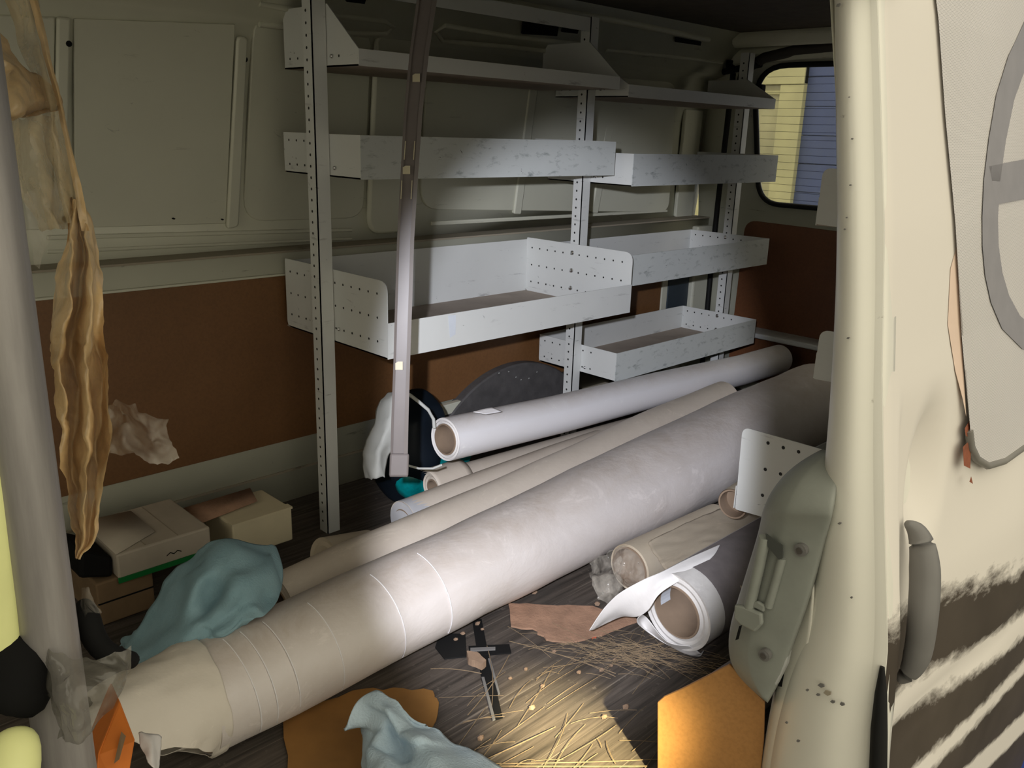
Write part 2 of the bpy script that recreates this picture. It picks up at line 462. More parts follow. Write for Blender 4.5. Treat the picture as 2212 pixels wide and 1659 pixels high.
# lower lining: hardboard panel with bevelled edges, kick strip
prism('lining_panel', [Vector((X0, YW - .006, z)) if k in (0, 3) else Vector((2.80, YW - .006, z)) for k, z in ((0, .178), (1, .178), (2, .628), (3, .628))], (0, .008, 0), 'hardboard', wf, bevel=.0015)['label'] = 'brown hardboard lining'
box('kick_seam', X0, 3.0, YW - .004, YW + .001, .086, .092, 'ledge', wf)
box('belt_lip', X0, 3.0, YW - .010, YW + .001, .628, .634, 'wallrib', wf, bevel=.002)
box('rear_vent', 2.84, 2.985, YW - .012, YW + .004, .30, .60, plain('blue_black_vent', (.035, .05, .065), .5), wf, bevel=.003)
box('corner_post', 2.99, 3.10, YW - .03, YW + .004, 0, .66, 'wallrib', wf, bevel=.008)
box('corner_strip', 2.802, 2.838, YW - .010, YW + .004, .06, .62, 'wallrib', wf, bevel=.002)
# roof rail pressings: long race-track beads and dark slots
def rail_pt(px, py, lift=0):
    y = 1.86
    for _ in range(10):
        p = PY(px, py, y); y = float(np.interp(p.z, [1.22, 1.235, 1.30, 1.345, 1.38], [1.93, 1.90, 1.845, 1.80, 1.76]))
    p = PY(px, py, y); return p + Vector((0, -.75, -.6)).normalized() * lift
def bead(px, r, mat='wallrib', name='pressed_bead'):
    return tube(name, [rail_pt(*p) for p in px], r, mat, wf, 8)
bead([(560, 8), (700, 32), (830, 45), (850, 58), (835, 72), (720, 70), (560, 52)], .007)
bead([(1250, 95), (1100, 78), (960, 55), (942, 68), (955, 88), (1090, 100), (1250, 118)], .007)
bead([(1310, 108), (1450, 122), (1560, 135)], .006)
bead([(700, -40), (960, -12), (1130, 10), (1290, 36), (1440, 66), (1530, 86)], .010)
for q in ([(1128, 38), (1205, 46), (1200, 75), (1124, 70)], [(1214, 44), (1250, 50), (1244, 70), (1210, 66)], [(742, -12), (788, -8), (784, 5), (745, 0)],
          [(1568, 128), (1612, 130), (1612, 150), (1566, 148)], [(1456, 78), (1512, 88), (1510, 96), (1456, 88)]):
    prism('rail_slot', [rail_pt(*p, .004) for p in q], (0, -.004, -.002), 'dark', wf)
# wheel arch
ac, ar, ay = (1.965, -.16), .4185, 1.925
arc = [(ac[0] + ar * math.cos(a), ac[1] + ar * math.sin(a)) for a in np.linspace(math.radians(17), math.radians(163), 36)]
wa = prism('trim_1', [Vector((x, ay, max(z, 0))) for x, z in arc], (0, YW - ay + .01, 0), plain('arch_mat', (.085, .08, .08), .75, 0, .2, 30, .2), bevel=.006, smooth=40)
struct(wa, 'dark grey rounded wheel arch cover against the hardboard lining')
for k in range(6):
    p = PY(1080 + k * 17 + random.uniform(-6, 6), 800 + random.uniform(0, 40), ay - .0012)
    mk('paint_fleck', [p + Vector((a * .004, 0, b * .0025)) for a, b in ((-1, 0), (0, 1), (1, .2), (.1, -1))], [(0, 1, 2, 3)], 'whitecloth', wa)
# white bracket at the foot of the arch
pb = prism('arch_flange', [PY(945, 880, 1.93), PY(1000, 865, 1.93), PY(980, 892, 1.93), PY(945, 903, 1.93)], (0, .02, 0), 'wallrib', wf, bevel=.002)

# ------------------------------------------------------------------ rear wall with its window
def rx(z): return XR - max(0, z - .70) * .16
def ring_wall(name, outer, inner, mat):
    n = len(inner)
    V = [Vector(p) for p in outer] + [Vector(p) for p in inner]
    return mk(name, V, [(i, (i + 1) % n, n + (i + 1) % n, n + i) for i in range(n)], mat, smooth=30, solid=.02)
wy0, wy1, wz0, wz1 = .60, 1.775, .765, 1.265
inner = rpoly([(wy0, wz0), (wy1 - .035, wz0), (wy1, wz1), (wy0, wz1)][::1], [.08, .09, .14, .08], 8)
cen = Vector(((wy0 + wy1) / 2, (wz0 + wz1) / 2))
outer = []
for q in inner:
    d = Vector(q) - cen
    t = min(((2.02 - cen.x) / d.x if d.x > 0 else (.38 - cen.x) / d.x) if abs(d.x) > 1e-6 else 9, ((ZC + .01 - cen.y) / d.y if d.y > 0 else (-.03 - cen.y) / d.y) if abs(d.y) > 1e-6 else 9)
    outer.append(cen + d * t)
# put the four corners exactly on the outline
for cx, cz in ((2.02, ZC + .01), (2.02, -.03), (.38, ZC + .01), (.38, -.03)):
    k = min(range(len(outer)), key=lambda i: (outer[i] - Vector((cx, cz))).length); outer[k] = Vector((cx, cz))
wr = ring_wall('wall_back', [(rx(q.y), q.x, q.y) for q in outer], [(rx(q.y), q.x, q.y) for q in inner], 'wall')
struct(wr, 'off-white rear door frame of the van')
# header hump above the window
hz = [(rx(1.29) - .015, y, 1.315 - .03 * abs(y - 1.2) ** 2) for y in np.linspace(.6, 1.86, 14)]
tube('header_pressing', hz, .032, 'wallrib', wr, 12)
tube('header_edge', [(rx(1.36) - .10, y, ZC - .02) for y in np.linspace(.5, 1.80, 6)], .03, 'wall', wr, 10)
prism('lining_panel', [Vector((rx(q.y) - .024, q.x, q.y)) for q in rpoly([(.55, .05), (1.80, .05), (1.79, .695), (.55, .672)], [0, .02, .05, 0], 6)], (.006, 0, 0), 'hardboard_rear', wr, bevel=.0015)['label'] = 'brown hardboard lining of the rear door'
box('rear_sill', 2.99, XR, .6, 1.9, .255, .275, 'rack', wr, bevel=.006)
# window: seal, pane, heater wires
w1 = thing('window_1', None, None, (rx(1), 1.2, wz0)); struct(w1, 'rounded rear window with heater wires looking onto a blue shed')
seal = [Vector((rx(q.y) - .014, q.x, q.y)) for q in inner]
tube('window_seal', seal + seal[:1], .010, 'rubber', w1, 8, cap=False)
mk('pane', [Vector((rx(q.y) - .002, q.x, q.y)) for q in inner], [tuple(range(len(inner)))], 'glass', w1, solid=.004)
for k in range(17):
    z = wz0 + .022 + k * .0275
    tube('heater_wire', [(rx(z) - .006, y, z) for y in (wy0 + .05, wy1 - .02 - .03 * abs(k - 8) / 8)], .0006, 'dark', w1, 5)
# upper dark trim arc round the window
arcp = [(rx(1.30) - .035, 1.83 - .02, 1.20), (rx(1.3) - .035, 1.80, 1.25), (rx(1.3) - .035, 1.72, 1.292), (rx(1.3) - .035, 1.60, 1.312), (rx(1.3) - .035, 1.40, 1.32), (rx(1.3) - .035, .8, 1.315)]
tube('window_surround', arcp, .020, plain('dark_trim', (.035, .028, .024), .6), w1, 8)
box('catch', rx(1.2) - .04, rx(1.2) - .01, 1.725, 1.765, 1.165, 1.20, 'dark', w1, bevel=.004)
# black door rubber in the rear corner and gas strut
tube('corner_seal', [(XR - .06, 1.90, .02), (XR - .065, 1.90, .5), (XR - .07, 1.895, .75), (XR - .10, 1.87, 1.0), (XR - .14, 1.84, 1.24)], .011, 'rubber', wr, 8)
tube('strut', [(2.85, 1.80, 1.235), (3.0, 1.74, 1.27)], .012, 'dark', wr, 10)

# ------------------------------------------------------------------ near side: body side behind the opening, pillar
nw = box('wall_right', 1.20, XR, .495, .51, -.03, ZC, 'wall'); struct(nw, 'inside of the body side behind the door pillar')
box('wall_front', -1.23, -1.2, .40, YW + .1, -.03, .78, 'wall')['kind'] = 'structure'  # unseen bulkhead, added low so light comes in over it
hd = box('trim_2', -1.2, 1.05, .44, .54, 1.17, ZC + .03, 'cream'); struct(hd, 'cream header over the sliding door opening')
bp = box('trim_3', -.32, -.18, .36, .46, -.03, 1.26, 'cream', bevel=.02); struct(bp, 'cream front pillar of the sliding door opening')

# unseen open cab door, added to block light from the left
cdv, cdf = prismv([Vector((-1.16, .40, -.50)), Vector((-.46, -.47, -.50)), Vector((-.46, -.47, .70)), Vector((-.58, -.33, 1.36)), Vector((-1.02, .24, 1.36)), Vector((-1.16, .40, .70))], (-.04, -.035, 0))
d2 = mk('blocker_door', cdv, cdf, 'cream', bevel=.01); struct(d2, 'unseen cream cab door added to block light from the left')

# pillar: swept half round column with flanges
XP = 1.0
outl = [(1810, -60, 1893, -60), (1811, 0, 1895, 0), (1813, 250, 1903, 250), (1816, 500, 1909, 500), (1808, 700, 1908, 700), (1798, 850, 1905, 850), (1788, 960, 1905, 960), (1775, 1080, 1908, 1080),
        (1768, 1180, 1912, 1180), (1750, 1300, 1916, 1300), (1718, 1400, 1917, 1400), (1690, 1480, 1910, 1480), (1668, 1580, 1902, 1580), (1655, 1659, 1896, 1659), (1640, 1800, 1890, 1800)]
rows = []
for xl, yl, xr_, yr in outl:
    a, b = PX(xl, yl, XP + .03), PX(xr_, yr, XP + .008)
    row = []
    for k, (t, dx) in enumerate(((0, .02), (.02, .006), (.08, -.010), (.2, -.024), (.38, -.032), (.55, -.034), (.7, -.029), (.82, -.014), (.92, -.004), (1.0, 0))):
        p = a.lerp(b, t); p.x += dx; row.append(p)
    row.insert(0, a + Vector((.05, .004, 0))); row.append(b + Vector((.03, 0, 0)))
    rows.append(row)
pl = mk('trim_4', [p for r in rows for p in r], gridf(len(rows), len(rows[0])), 'cream', smooth=180, sub=2, solid=.003, offset=-1)
struct(pl, 'cream rounded door pillar with scuffs and chipped paint')
# flared lower jamb flanges beside the pillar foot
rows = []
for pts in ([(1768, 1180), (1758, 1200), (1752, 1240), (1760, 1260)], [(1735, 1265), (1722, 1290), (1730, 1340), (1752, 1360)], [(1712, 1330), (1698, 1380), (1716, 1440), (1740, 1460)],
            [(1690, 1420), (1680, 1480), (1700, 1520), (1726, 1540)], [(1672, 1500), (1668, 1560), (1694, 1590), (1716, 1610)], [(1652, 1610), (1650, 1650), (1690, 1659), (1712, 1680)], [(1640, 1720), (1640, 1760), (1684, 1760), (1706, 1780)]):
    rows.append([PX(px, py, XP + dx) for (px, py), dx in zip(pts, (.05, .022, .012, -.002))])
mk('jamb_flange', [p for r in rows for p in r], gridf(len(rows), 4), 'cream', pl, smooth=180, sub=2, solid=.003)
def pil_pt(px, py, lift=.0): return PX(px, py, XP - .017 - lift)
for px, py, s in ((1775, 1480, .010), (1788, 1496, .012), (1800, 1515, .007), (1768, 1500, .006), (1820, 1520, .008), (1745, 1490, .005), (1833, 730, .004), (1700, 1560, .005), (1725, 1600, .006), (1840, 1290, .004), (1815, 1130, .005), (1830, 470, .003), (1842, 300, .003), (1835, 210, .002), (1826, 495, .003), (1838, 400, .003), (1812, 12, .006)):
    q = pil_pt(px, py, .004); s *= .6
    mk('paint_chip', [q + Vector((-.0010, a * s * random.uniform(.5, 1) * .8 + b * s * .5, b * s * random.uniform(.2, .4) - a * s * .5)) for a, b in ((-1, .2), (-.2, 1), (.9, .4), (.5, -.8), (-.5, -.7))], [(0, 1, 2, 3, 4)], 'darkplastic' if s < .0065 else 'ledge', pl, solid=.002)

# ------------------------------------------------------------------ sliding door standing open along the side
dprof_z = [-.55, -.30, -.05, .225, .397, .575, .744, .905, 1.152, 1.40]
dprof_y = [.335, .312, .303, .303, .316, .348, .377, .399, .445, .505]
def dy(z): return float(np.interp(z, dprof_z, dprof_y))
def door_at(px, py, lift=0):
    lo, hi = .2, .6
    for _ in range(40):
        y = (lo + hi) / 2
        if y - dy(PY(px, py, y).z) < 0: lo = y
        else: hi = y
    p = PY(px, py, y); return p + Vector((0, -lift, 0))
d1 = thing('door_1', None, None, (1.5, .42, -.52)); struct(d1, 'cream sliding door pushed back along the van side')
XD0, XD1 = 1.0, 2.15
zs = np.linspace(-.52, 1.38, 78); xs = np.concatenate([np.linspace(XD0, 1.12, 31), np.linspace(1.13, 1.45, 32), np.linspace(1.47, XD1, 20)])
dc = door_at(2030, 960); V = []
for z in zs:
    for x in xs:
        y = dy(z)
        dx_, dz_ = (x - 1.175) / .075, (z - .565) / .12
        g = dx_ * dx_ + dz_ * dz_
        if g < 1: y += .034 * (1 - g) ** 1.6                      # grip recess pressed into the skin
        k_ = max(0, min(1, (x - 1.040 - .03 * max(0, z - .45)) / .020)); k_ = k_ * k_ * (3 - 2 * k_)
        env = max(0, 1 - ((z - .36) / .34) ** 2) * (1 if x < 1.2 else max(0, 1 - (x - 1.2) / .35))
        y += .026 * k_ * env                                           # skin pushed in behind the leading flange
        y += .010 * math.exp(-((z - .20 + .02 * (x - 1)) / .018) ** 2)     # swage line
        if x < XD0 + .03: y += .006 * (1 - (x - XD0) / .03) ** 2
        V.append((x, y, z))
skin = mk('outer_skin', V, gridf(len(zs), len(xs)), 'cream', d1, smooth=180, solid=.0)
V = [(XD0, dy(z), z) for z in zs] + [(XD0 + .004, dy(z) + .045, z) for z in zs]
mk('front_edge', V, gridf(2, len(zs)), 'cream', d1, smooth=60, solid=.002)
mk('inner_skin', [(x, dy(z) + .048, z) for z in (-.52, 0, .4, .9, 1.38) for x in (XD0, XD1)], gridf(5, 2), 'cream', d1)
tube('edge_rubber', [(XD0 + .012, dy(z) + .022, z) for z in np.linspace(.42, -.5, 12)], .012, 'rubber', d1, 8)
# printed lower livery: dark field with bare streaks
def livery():
    m, nt, b = newmat('dark_livery_print')
    g = nt.nodes.new('ShaderNodeNewGeometry'); sp = nt.nodes.new('ShaderNodeSeparateXYZ'); nt.links.new(g.outputs['Position'], sp.inputs[0])
    nz = noise_tex(nt, coords(nt, (9, 1, 22), rot=(0, 0, 0)), 2, 6, .7)
    X, Z = sp.outputs[0], sp.outputs[2]
    def band(z_at1, slope, w, soft, amp):
        c = mth(nt, 'ADD', mth(nt, 'MULTIPLY', mth(nt, 'SUBTRACT', X, 1.0), slope), z_at1)
        d = mth(nt, 'ABSOLUTE', mth(nt, 'SUBTRACT', mth(nt, 'ADD', Z, mth(nt, 'MULTIPLY', nz, amp)), c))
        return ramp(nt, d, w, w + soft, 1, 0)
    top = mth(nt, 'SUBTRACT', mth(nt, 'ADD', Z, mth(nt, 'MULTIPLY', nz, .10)), mth(nt, 'ADD', mth(nt, 'MULTIPLY', mth(nt, 'SUBTRACT', X, 1.0), LV['slope']), LV['z']))
    f = ramp(nt, top, -.02, .015, 1, 0)
    streak = None
    for q in LV['bands']:
        s = band(*q); streak = s if streak is None else mth(nt, 'MAXIMUM', streak, s)
    f = mth(nt, 'MULTIPLY', f, mth(nt, 'SUBTRACT', 1.0, streak))
    low = ramp(nt, mth(nt, 'SUBTRACT', Z, mth(nt, 'MULTIPLY', X, .0)), -.50, -.48)
    f = mth(nt, 'MULTIPLY', f, low)
    v = noise_tex(nt, coords(nt), 5, 5)
    dark = mixc(nt, ramp(nt, v, .3, .7), (.040, .030, .022), (.07, .055, .042))
    nt.links.new(mixc(nt, f, (.74, .70, .645), dark), b.inputs['Base Color']); b.inputs['Roughness'].default_value = .5; b.inputs['Specular IOR Level'].default_value = .25
    return m
a_, b_ = door_at(1960, 1335), door_at(2212, 1225)
LV = {'slope': (b_.z - a_.z) / (b_.x - a_.x), 'z': a_.z + .05 - (b_.z - a_.z) / (b_.x - a_.x) * (a_.x - 1)}
bands = []
for (p, q, w, soft, amp) in (((1950, 1565), (2160, 1395), .018, .02, .05), ((2010, 1659), (2212, 1440), .010, .015, .04), ((2130, 1640), (2212, 1560), .03, .012, .03)):
    u, v = door_at(*p), door_at(*q); s = (v.z - u.z) / (v.x - u.x)
    bands.append((u.z - s * (u.x - 1) + amp * .5, s, w, soft, amp))
LV['bands'] = bands
skin.data.materials.clear(); skin.data.materials.append(livery())
# window: perforated print with a big letter, rubber along its lower edge
wl = [(2015, 0), (2035, 250), (2058, 500), (2076, 740), (2090, 930)]
lw = [door_at(*p) for p in wl]
lw.insert(0, lw[0] + (lw[0] - lw[1]) * .8)
zcor = [door_at(*p) for p in ((2090, 930), (2094, 965), (2106, 990), (2130, 1005), (2165, 995), (2212, 962))]
poly = [(p.x, p.z) for p in lw] + [(p.x, p.z) for p in zcor[1:]] + [(2.05, zcor[-1].z + .0), (2.05, lw[0].z)]
bm = bmesh.new(); vs = [bm.verts.new((x, 0, z)) for x, z in poly]; fc = bm.faces.new(vs)
bmesh.ops.triangulate(bm, faces=[fc]); 
for cut in np.linspace(.45, 1.3, 18):
    bmesh.ops.bisect_plane(bm, geom=bm.verts[:] + bm.edges[:] + bm.faces[:], plane_co=(0, 0, cut), plane_no=(0, 0, 1))
vv = [(v.co.x, dy(v.co.z) - .004, v.co.z) for v in bm.verts]; bm.verts.index_update(); ff = [tuple(v.index for v in f.verts) for f in bm.faces]; bm.free()
vin = mk('window_vinyl', vv, ff, 'vinyl', d1); vin['label'] = 'pale grey perforated window print'
tube('window_rubber', [p + Vector((0, -.002, 0)) for p in zcor] + [Vector((2.05, dy(zcor[-1].z), zcor[-1].z))], .006, plain('grey_rubber', (.2, .19, .17), .5), d1, 8)
# letter e: bowl and bar as a flat print on the vinyl
def ribbon(pxc, wpx, name):
    V = []
    for i, (x, y, wp) in enumerate(pxc):
        a = pxc[max(i - 1, 0)]; c = pxc[min(i + 1, len(pxc) - 1)]
        t = Vector((c[0] - a[0], c[1] - a[1])).normalized(); nrm = Vector((-t.y, t.x))
        V += [door_at(x + nrm.x * wp / 2, y + nrm.y * wp / 2, .0055), door_at(x - nrm.x * wp / 2, y - nrm.y * wp / 2, .0055)]
    return mk(name, V, [(2 * i, 2 * i + 1, 2 * i + 3, 2 * i + 2) for i in range(len(pxc) - 1)], 'letter', vin)
bowl = [(2330, -60, 60), (2275, 0, 54), (2225, 60, 48), (2190, 130, 44), (2163, 210, 40), (2146, 300, 37), (2134, 390, 35), (2130, 470, 34), (2131, 530, 35), (2138, 590, 38), (2152, 645, 42), (2176, 695, 48), (2212, 728, 54), (2260, 735, 58), (2310, 715, 60), (2350, 670, 60)]
ribbon(bowl, 0, 'letter_stroke')
ribbon([(2136, 400, 84), (2170, 393, 84), (2212, 385, 84), (2260, 375, 84), (2330, 360, 84)], 0, 'letter_stroke')
# pink bare patch and rust by the window edge
mk('primer_patch', [door_at(x, y, .0008) for x, y in ((2066, 530), (2074, 700), (2086, 900), (2078, 860), (2062, 800), (2046, 700), (2052, 580))], [(0, 1, 2, 3, 4, 5, 6)], 'pink', d1)
for poly in ([(2094, 905), (2096, 950), (2084, 940), (2082, 925)], [(2088, 955), (2096, 965), (2094, 1012), (2080, 1005), (2078, 965)], [(2096, 1028), (2100, 1045), (2092, 1040)]):
    mk('rust_patch', [door_at(x, y, .0012) for x, y in poly], [tuple(range(len(poly)))], 'rust', d1)
# handle: dark plastic pull standing off the skin near the front edge
hp = [(1978, 1136, .004), (1984, 1150, .014), (1984, 1185, .022), (1981, 1250, .026), (1976, 1330, .026), (1970, 1400, .024), (1964, 1445, .018), (1958, 1478, .006)]
hd_ = tube('door_handle', (hpp := crom([door_at(x, y, l - .016) for x, y, l in hp], 5)), [float(np.interp(i / (len(hpp) - 1), np.linspace(0, 1, 9), [.004, .012, .016, .019, .019, .018, .017, .013, .005])) for i in range(len(hpp))], 'darkplastic', d1, 20, smooth=180)
tube('black_gap', [PX(x, y, XP - .002) for x, y in ((1906, 1440), (1903, 1500), (1899, 1580), (1896, 1700))], [.003, .008, .011, .012], 'rubber', d1, 8)
hd_['label'] = 'dark grey plastic pull handle'
# sharp fold of cream skin before the handle
fold = [[door_at(1908, y, .0005), door_at(1935, y + 6, .006 + .018 * s), door_at(1950, y + 10, .010 + .034 * s), door_at(1962, y + 12, .0)] for y, s in ((960, 0), (1060, .3), (1140, .8), (1250, 1), (1380, 1), (1500, .9), (1600, .8), (1700, .7))]
# ------------------------------------------------------------------ outside: ground, blue shed with a pale yellow window frame
gd = box('ground', -12, 14, -12, 12, -.78, -.75, 'ground'); struct(gd, 'grey asphalt ground outside')
kq = PZ(2200, 1655, -.75)
bs = box('kerb_sheet', kq.x - .35, kq.x + .8, kq.y - .25, kq.y + .5, -.75, -.735, 'blueground'); tag(bs, 'blue sheet lying on the ground under the door edge', 'sheet')
XB = 6.2
sh = thing('shed', 'blue weatherboard shed with pale yellow window seen through rear window', 'building', (XB, 2.4, -.75))
ya, yb = PX(1722, 300, XB).y, PX(1640, 300, XB).y
zlo = PX(1760, 428, XB).z
pitch = .205
k0 = PX(1760, 170, XB).z
for k in range(-3, 13):
    z1 = k0 + .01 - k * pitch
    if z1 - pitch < -.75: continue
    v, f = boxv(XB, XB + .03, -3.5, ya - .02, z1 - pitch + .006, z1)
    v = [Vector((p[0] - (.022 if p[2] < z1 - .1 and p[0] == XB else 0), p[1], p[2])) for p in map(Vector, v)]
    mk('weatherboard', v, f, 'blueclad', sh)
box('shed_wall', XB + .031, XB + .2, -3.5, 6, -.75, 4, 'blueclad', sh)
fw = .085
ztop = PX(1700, 142, XB - .05).z
def yfr(px): return PX(px, 300, XB - .05).y
box('window_post', XB - .05, XB + .03, ya - .03, ya + .16, -.3, ztop, 'yellowframe', sh, bevel=.005)
box('window_head', XB - .06, XB + .03, ya - .03, ya + 1.6, ztop - .13, ztop, 'yellowframe', sh, bevel=.005)
box('window_lower_rail', XB - .03, XB + .03, ya + .1, ya + 1.6, ztop - .20, ztop - .17, 'yellowframe', sh, bevel=.004)  # second rail under the head, in the frame colour
box('window_pane', XB + .0, XB + .03, ya + .16, ya + 1.6, -.3, ztop - .13, 'pane_far', sh)

# ================================================================== SHELVING
def plate(name, poly, x, th, mat, parent, holes=None, side=-1):
    o = prism(name, [Vector((x, y, z)) for y, z in poly], (th, 0, 0), mat, parent, bevel=0)
    if holes:
        dots('punched_holes', [Vector((x - .0006 if side < 0 else x + th + .0006, y, z)) for y, z in holes], (side, 0, 0), .0030, 'hole', o)
    return o
def bolt(p, n, r, parent):
    n = Vector(n); p = Vector(p)
    return tube('bolt', [p, p + n * .003, p + n * .005], [r, r * .9, r * .4], 'steel', parent, 8, 40)
rack = thing('shelving_rack', 'tall white metal shelf rack bolted along the far wall of the van', 'shelving', (2.0, 1.75, 0))
TH = .0022
def upright(xa, ztop):
    yf = 1.72
    v1 = boxv(xa, xa + .0025, yf, yf + .036, 0, ztop); v2 = boxv(xa, xa + .036, yf, yf + .0025, 0, ztop)
    v, f = join([v1, v2]); o = mk('upright', v, f, 'rack', rack)
    hz = np.arange(.03, ztop - .01, .0252)
    dots('punched_holes', [(xa - .0006, yf + .021, z) for z in hz], (-1, 0, 0), .0034, 'hole', o)
    return o
UP = [upright(1.083, 1.40), upright(2.007, 1.325), upright(2.884, 1.30)]
box('top_tie', 1.083, 2.04, 1.722, 1.726, 1.285, 1.322, 'rack', rack)
def tray(x0, x1, yb, yf, z0, ph, lip, back, mat, style='box', base='rack_base'):
    t = box('tray_base', x0, x1, yf, yb, z0, z0 + TH * 1.5, base, rack)
    if style == 'deep': poly = rpoly([(yb, z0), (yf, z0), (yf, z0 + ph), (yb, z0 + ph)], [.02, .004, .028, .004])
    elif style == 'gusset': poly = [(yb, z0), (yf, z0), (yf, z0 + .034), (yf + .115, z0 + ph), (yb, z0 + ph)]
    else: poly = rpoly([(yb, z0), (yf, z0), (yf, z0 + ph), (yb, z0 + ph)], [.012, .002, .002, .002])
    hl = []
    ny = int((yb - yf - .04) / .0335)
    rows_ = {'deep': (.035, .09, .145), 'gusset': (.022,), 'box': (.02, ph - .018)}[style]
    for dz in rows_:
        for k in range(ny + 1):
            y = yb - .025 - k * .0335
            if style == 'box' and yf + .02 + .00 < y < yf + .10: continue
            if style == 'gusset' and y < yf + .06: continue
            hl.append((y, z0 + dz))
    a = plate('end_plate', poly, x0, TH, 'rack', t, hl, -1)
    b = plate('end_plate', poly, x1 - TH, TH, 'rack', t, hl, -1)
    if style == 'gusset':
        lipo = box('front_lip', x0, x1, yf - TH, yf, z0, z0 + lip, mat, t)
    else:
        lipo = box('front_lip', x0, x1, yf - TH, yf, z0, z0 + lip, mat, t)
    box('back_panel', x0 + TH, x1 - TH, yb - TH, yb, z0 + .002, z0 + back, 'rack', t)
    for dz in rows_[:3]: bolt((x1 - TH, 1.742, z0 + dz + .004), (-1, 0, 0), .0075, t)
    bolt((x0 - .001, 1.70, z0 + rows_[0]), (-1, 0, 0), .005, t)
    return t
LA, LB, RA, RB = 1.121, 2.005, 2.045, 2.882
tray(LA, LB, 1.94, 1.51, .50, .176, .083, .17, 'rack', 'deep')
tray(LA, LB, 1.92, 1.602, .890, .094, .094, .05, 'rack_worn')
tray(LA, LB, 1.90, 1.602, 1.126, .13, .034, .04, 'rack', 'gusset')
tray(RA, RB, 1.905, 1.578, .262, .092, .092, .092, 'rack_worn')
tray(RA, RB, 1.90, 1.562, .564, .094, .094, .094, 'rack_worn')
tray(RA, RB, 1.90, 1.565, .860, .092, .092, .05, 'rack_worn')
tray(RA, RB, 1.88, 1.600, 1.108, .10, .034, .03, 'rack', 'gusset')
# smears left on the lips
for pts, mt in (([(968, 682), (985, 680), (984, 722), (972, 730)], 'bluelabel'),):
    mk('smear', [PY(x, y, 1.5065) for x, y in pts], [(0, 1, 2, 3)], mt, rack)
tubepts = [PY(1066, y, 1.5068) for y in (705, 722, 735)]
mk('smear', [PY(x, y, 1.5747) for x, y in ((1412, 812), (1434, 806), (1436, 818), (1408, 824))], [(0, 1, 2, 3)], 'chip', rack)

# rack on the near side, mostly behind the pillar
rk2 = thing('shelving_rack', 'white metal shelf rack on the near side with plates showing behind pillar', 'shelving', (2.0, .6, 0))
def near_plate(x, ytop, poly, holes):
    pts = [PX(px, py, x) for px, py in poly]
    c2 = rpoly([(p.y, p.z) for p in pts], [.018, .004, .004, .004])
    t = prism('end_plate', [Vector((x, q.x, q.y)) for q in c2], (TH, 0, 0), 'rack', rk2)
    if holes: dots('punched_holes', [PX(px, py, x - .0006) for px, py in holes], (-1, 0, 0), .0038, 'hole', t)
    return t
np1 = near_plate(1.50, 0, [(1604, 922), (1800, 978), (1800, 1160), (1588, 1100)], [(1659, 957), (1692, 967), (1725, 976), (1760, 987), (1653, 1014), (1686, 1024), (1647, 1070)])
np2 = near_plate(1.50, 0, [(1772, 712), (1830, 722), (1830, 832), (1757, 818)], None)
np3 = near_plate(1.50, 0, [(1778, 362), (1840, 368), (1840, 495), (1763, 484)], None)
for pz in (np1, np2, np3):
    z = ORG[pz].z; ys = [v.co.y + ORG[pz].y for v in pz.data.vertices]
    box('tray_base', 2.15 if pz is np1 else 1.503, 2.5, .57, max(ys), z, z + .003, 'rack_base', pz)
    box('front_lip', 1.503, 2.5, max(ys), max(ys) + TH, z, z + .05, 'rack', pz)
for x in (1.46, 2.5):
    v, f = join([boxv(x, x + .0025, .58, .616, 0, 1.3), boxv(x, x + .036, .5775, .58, 0, 1.3)]); mk('upright', v, f, 'rack', rk2)

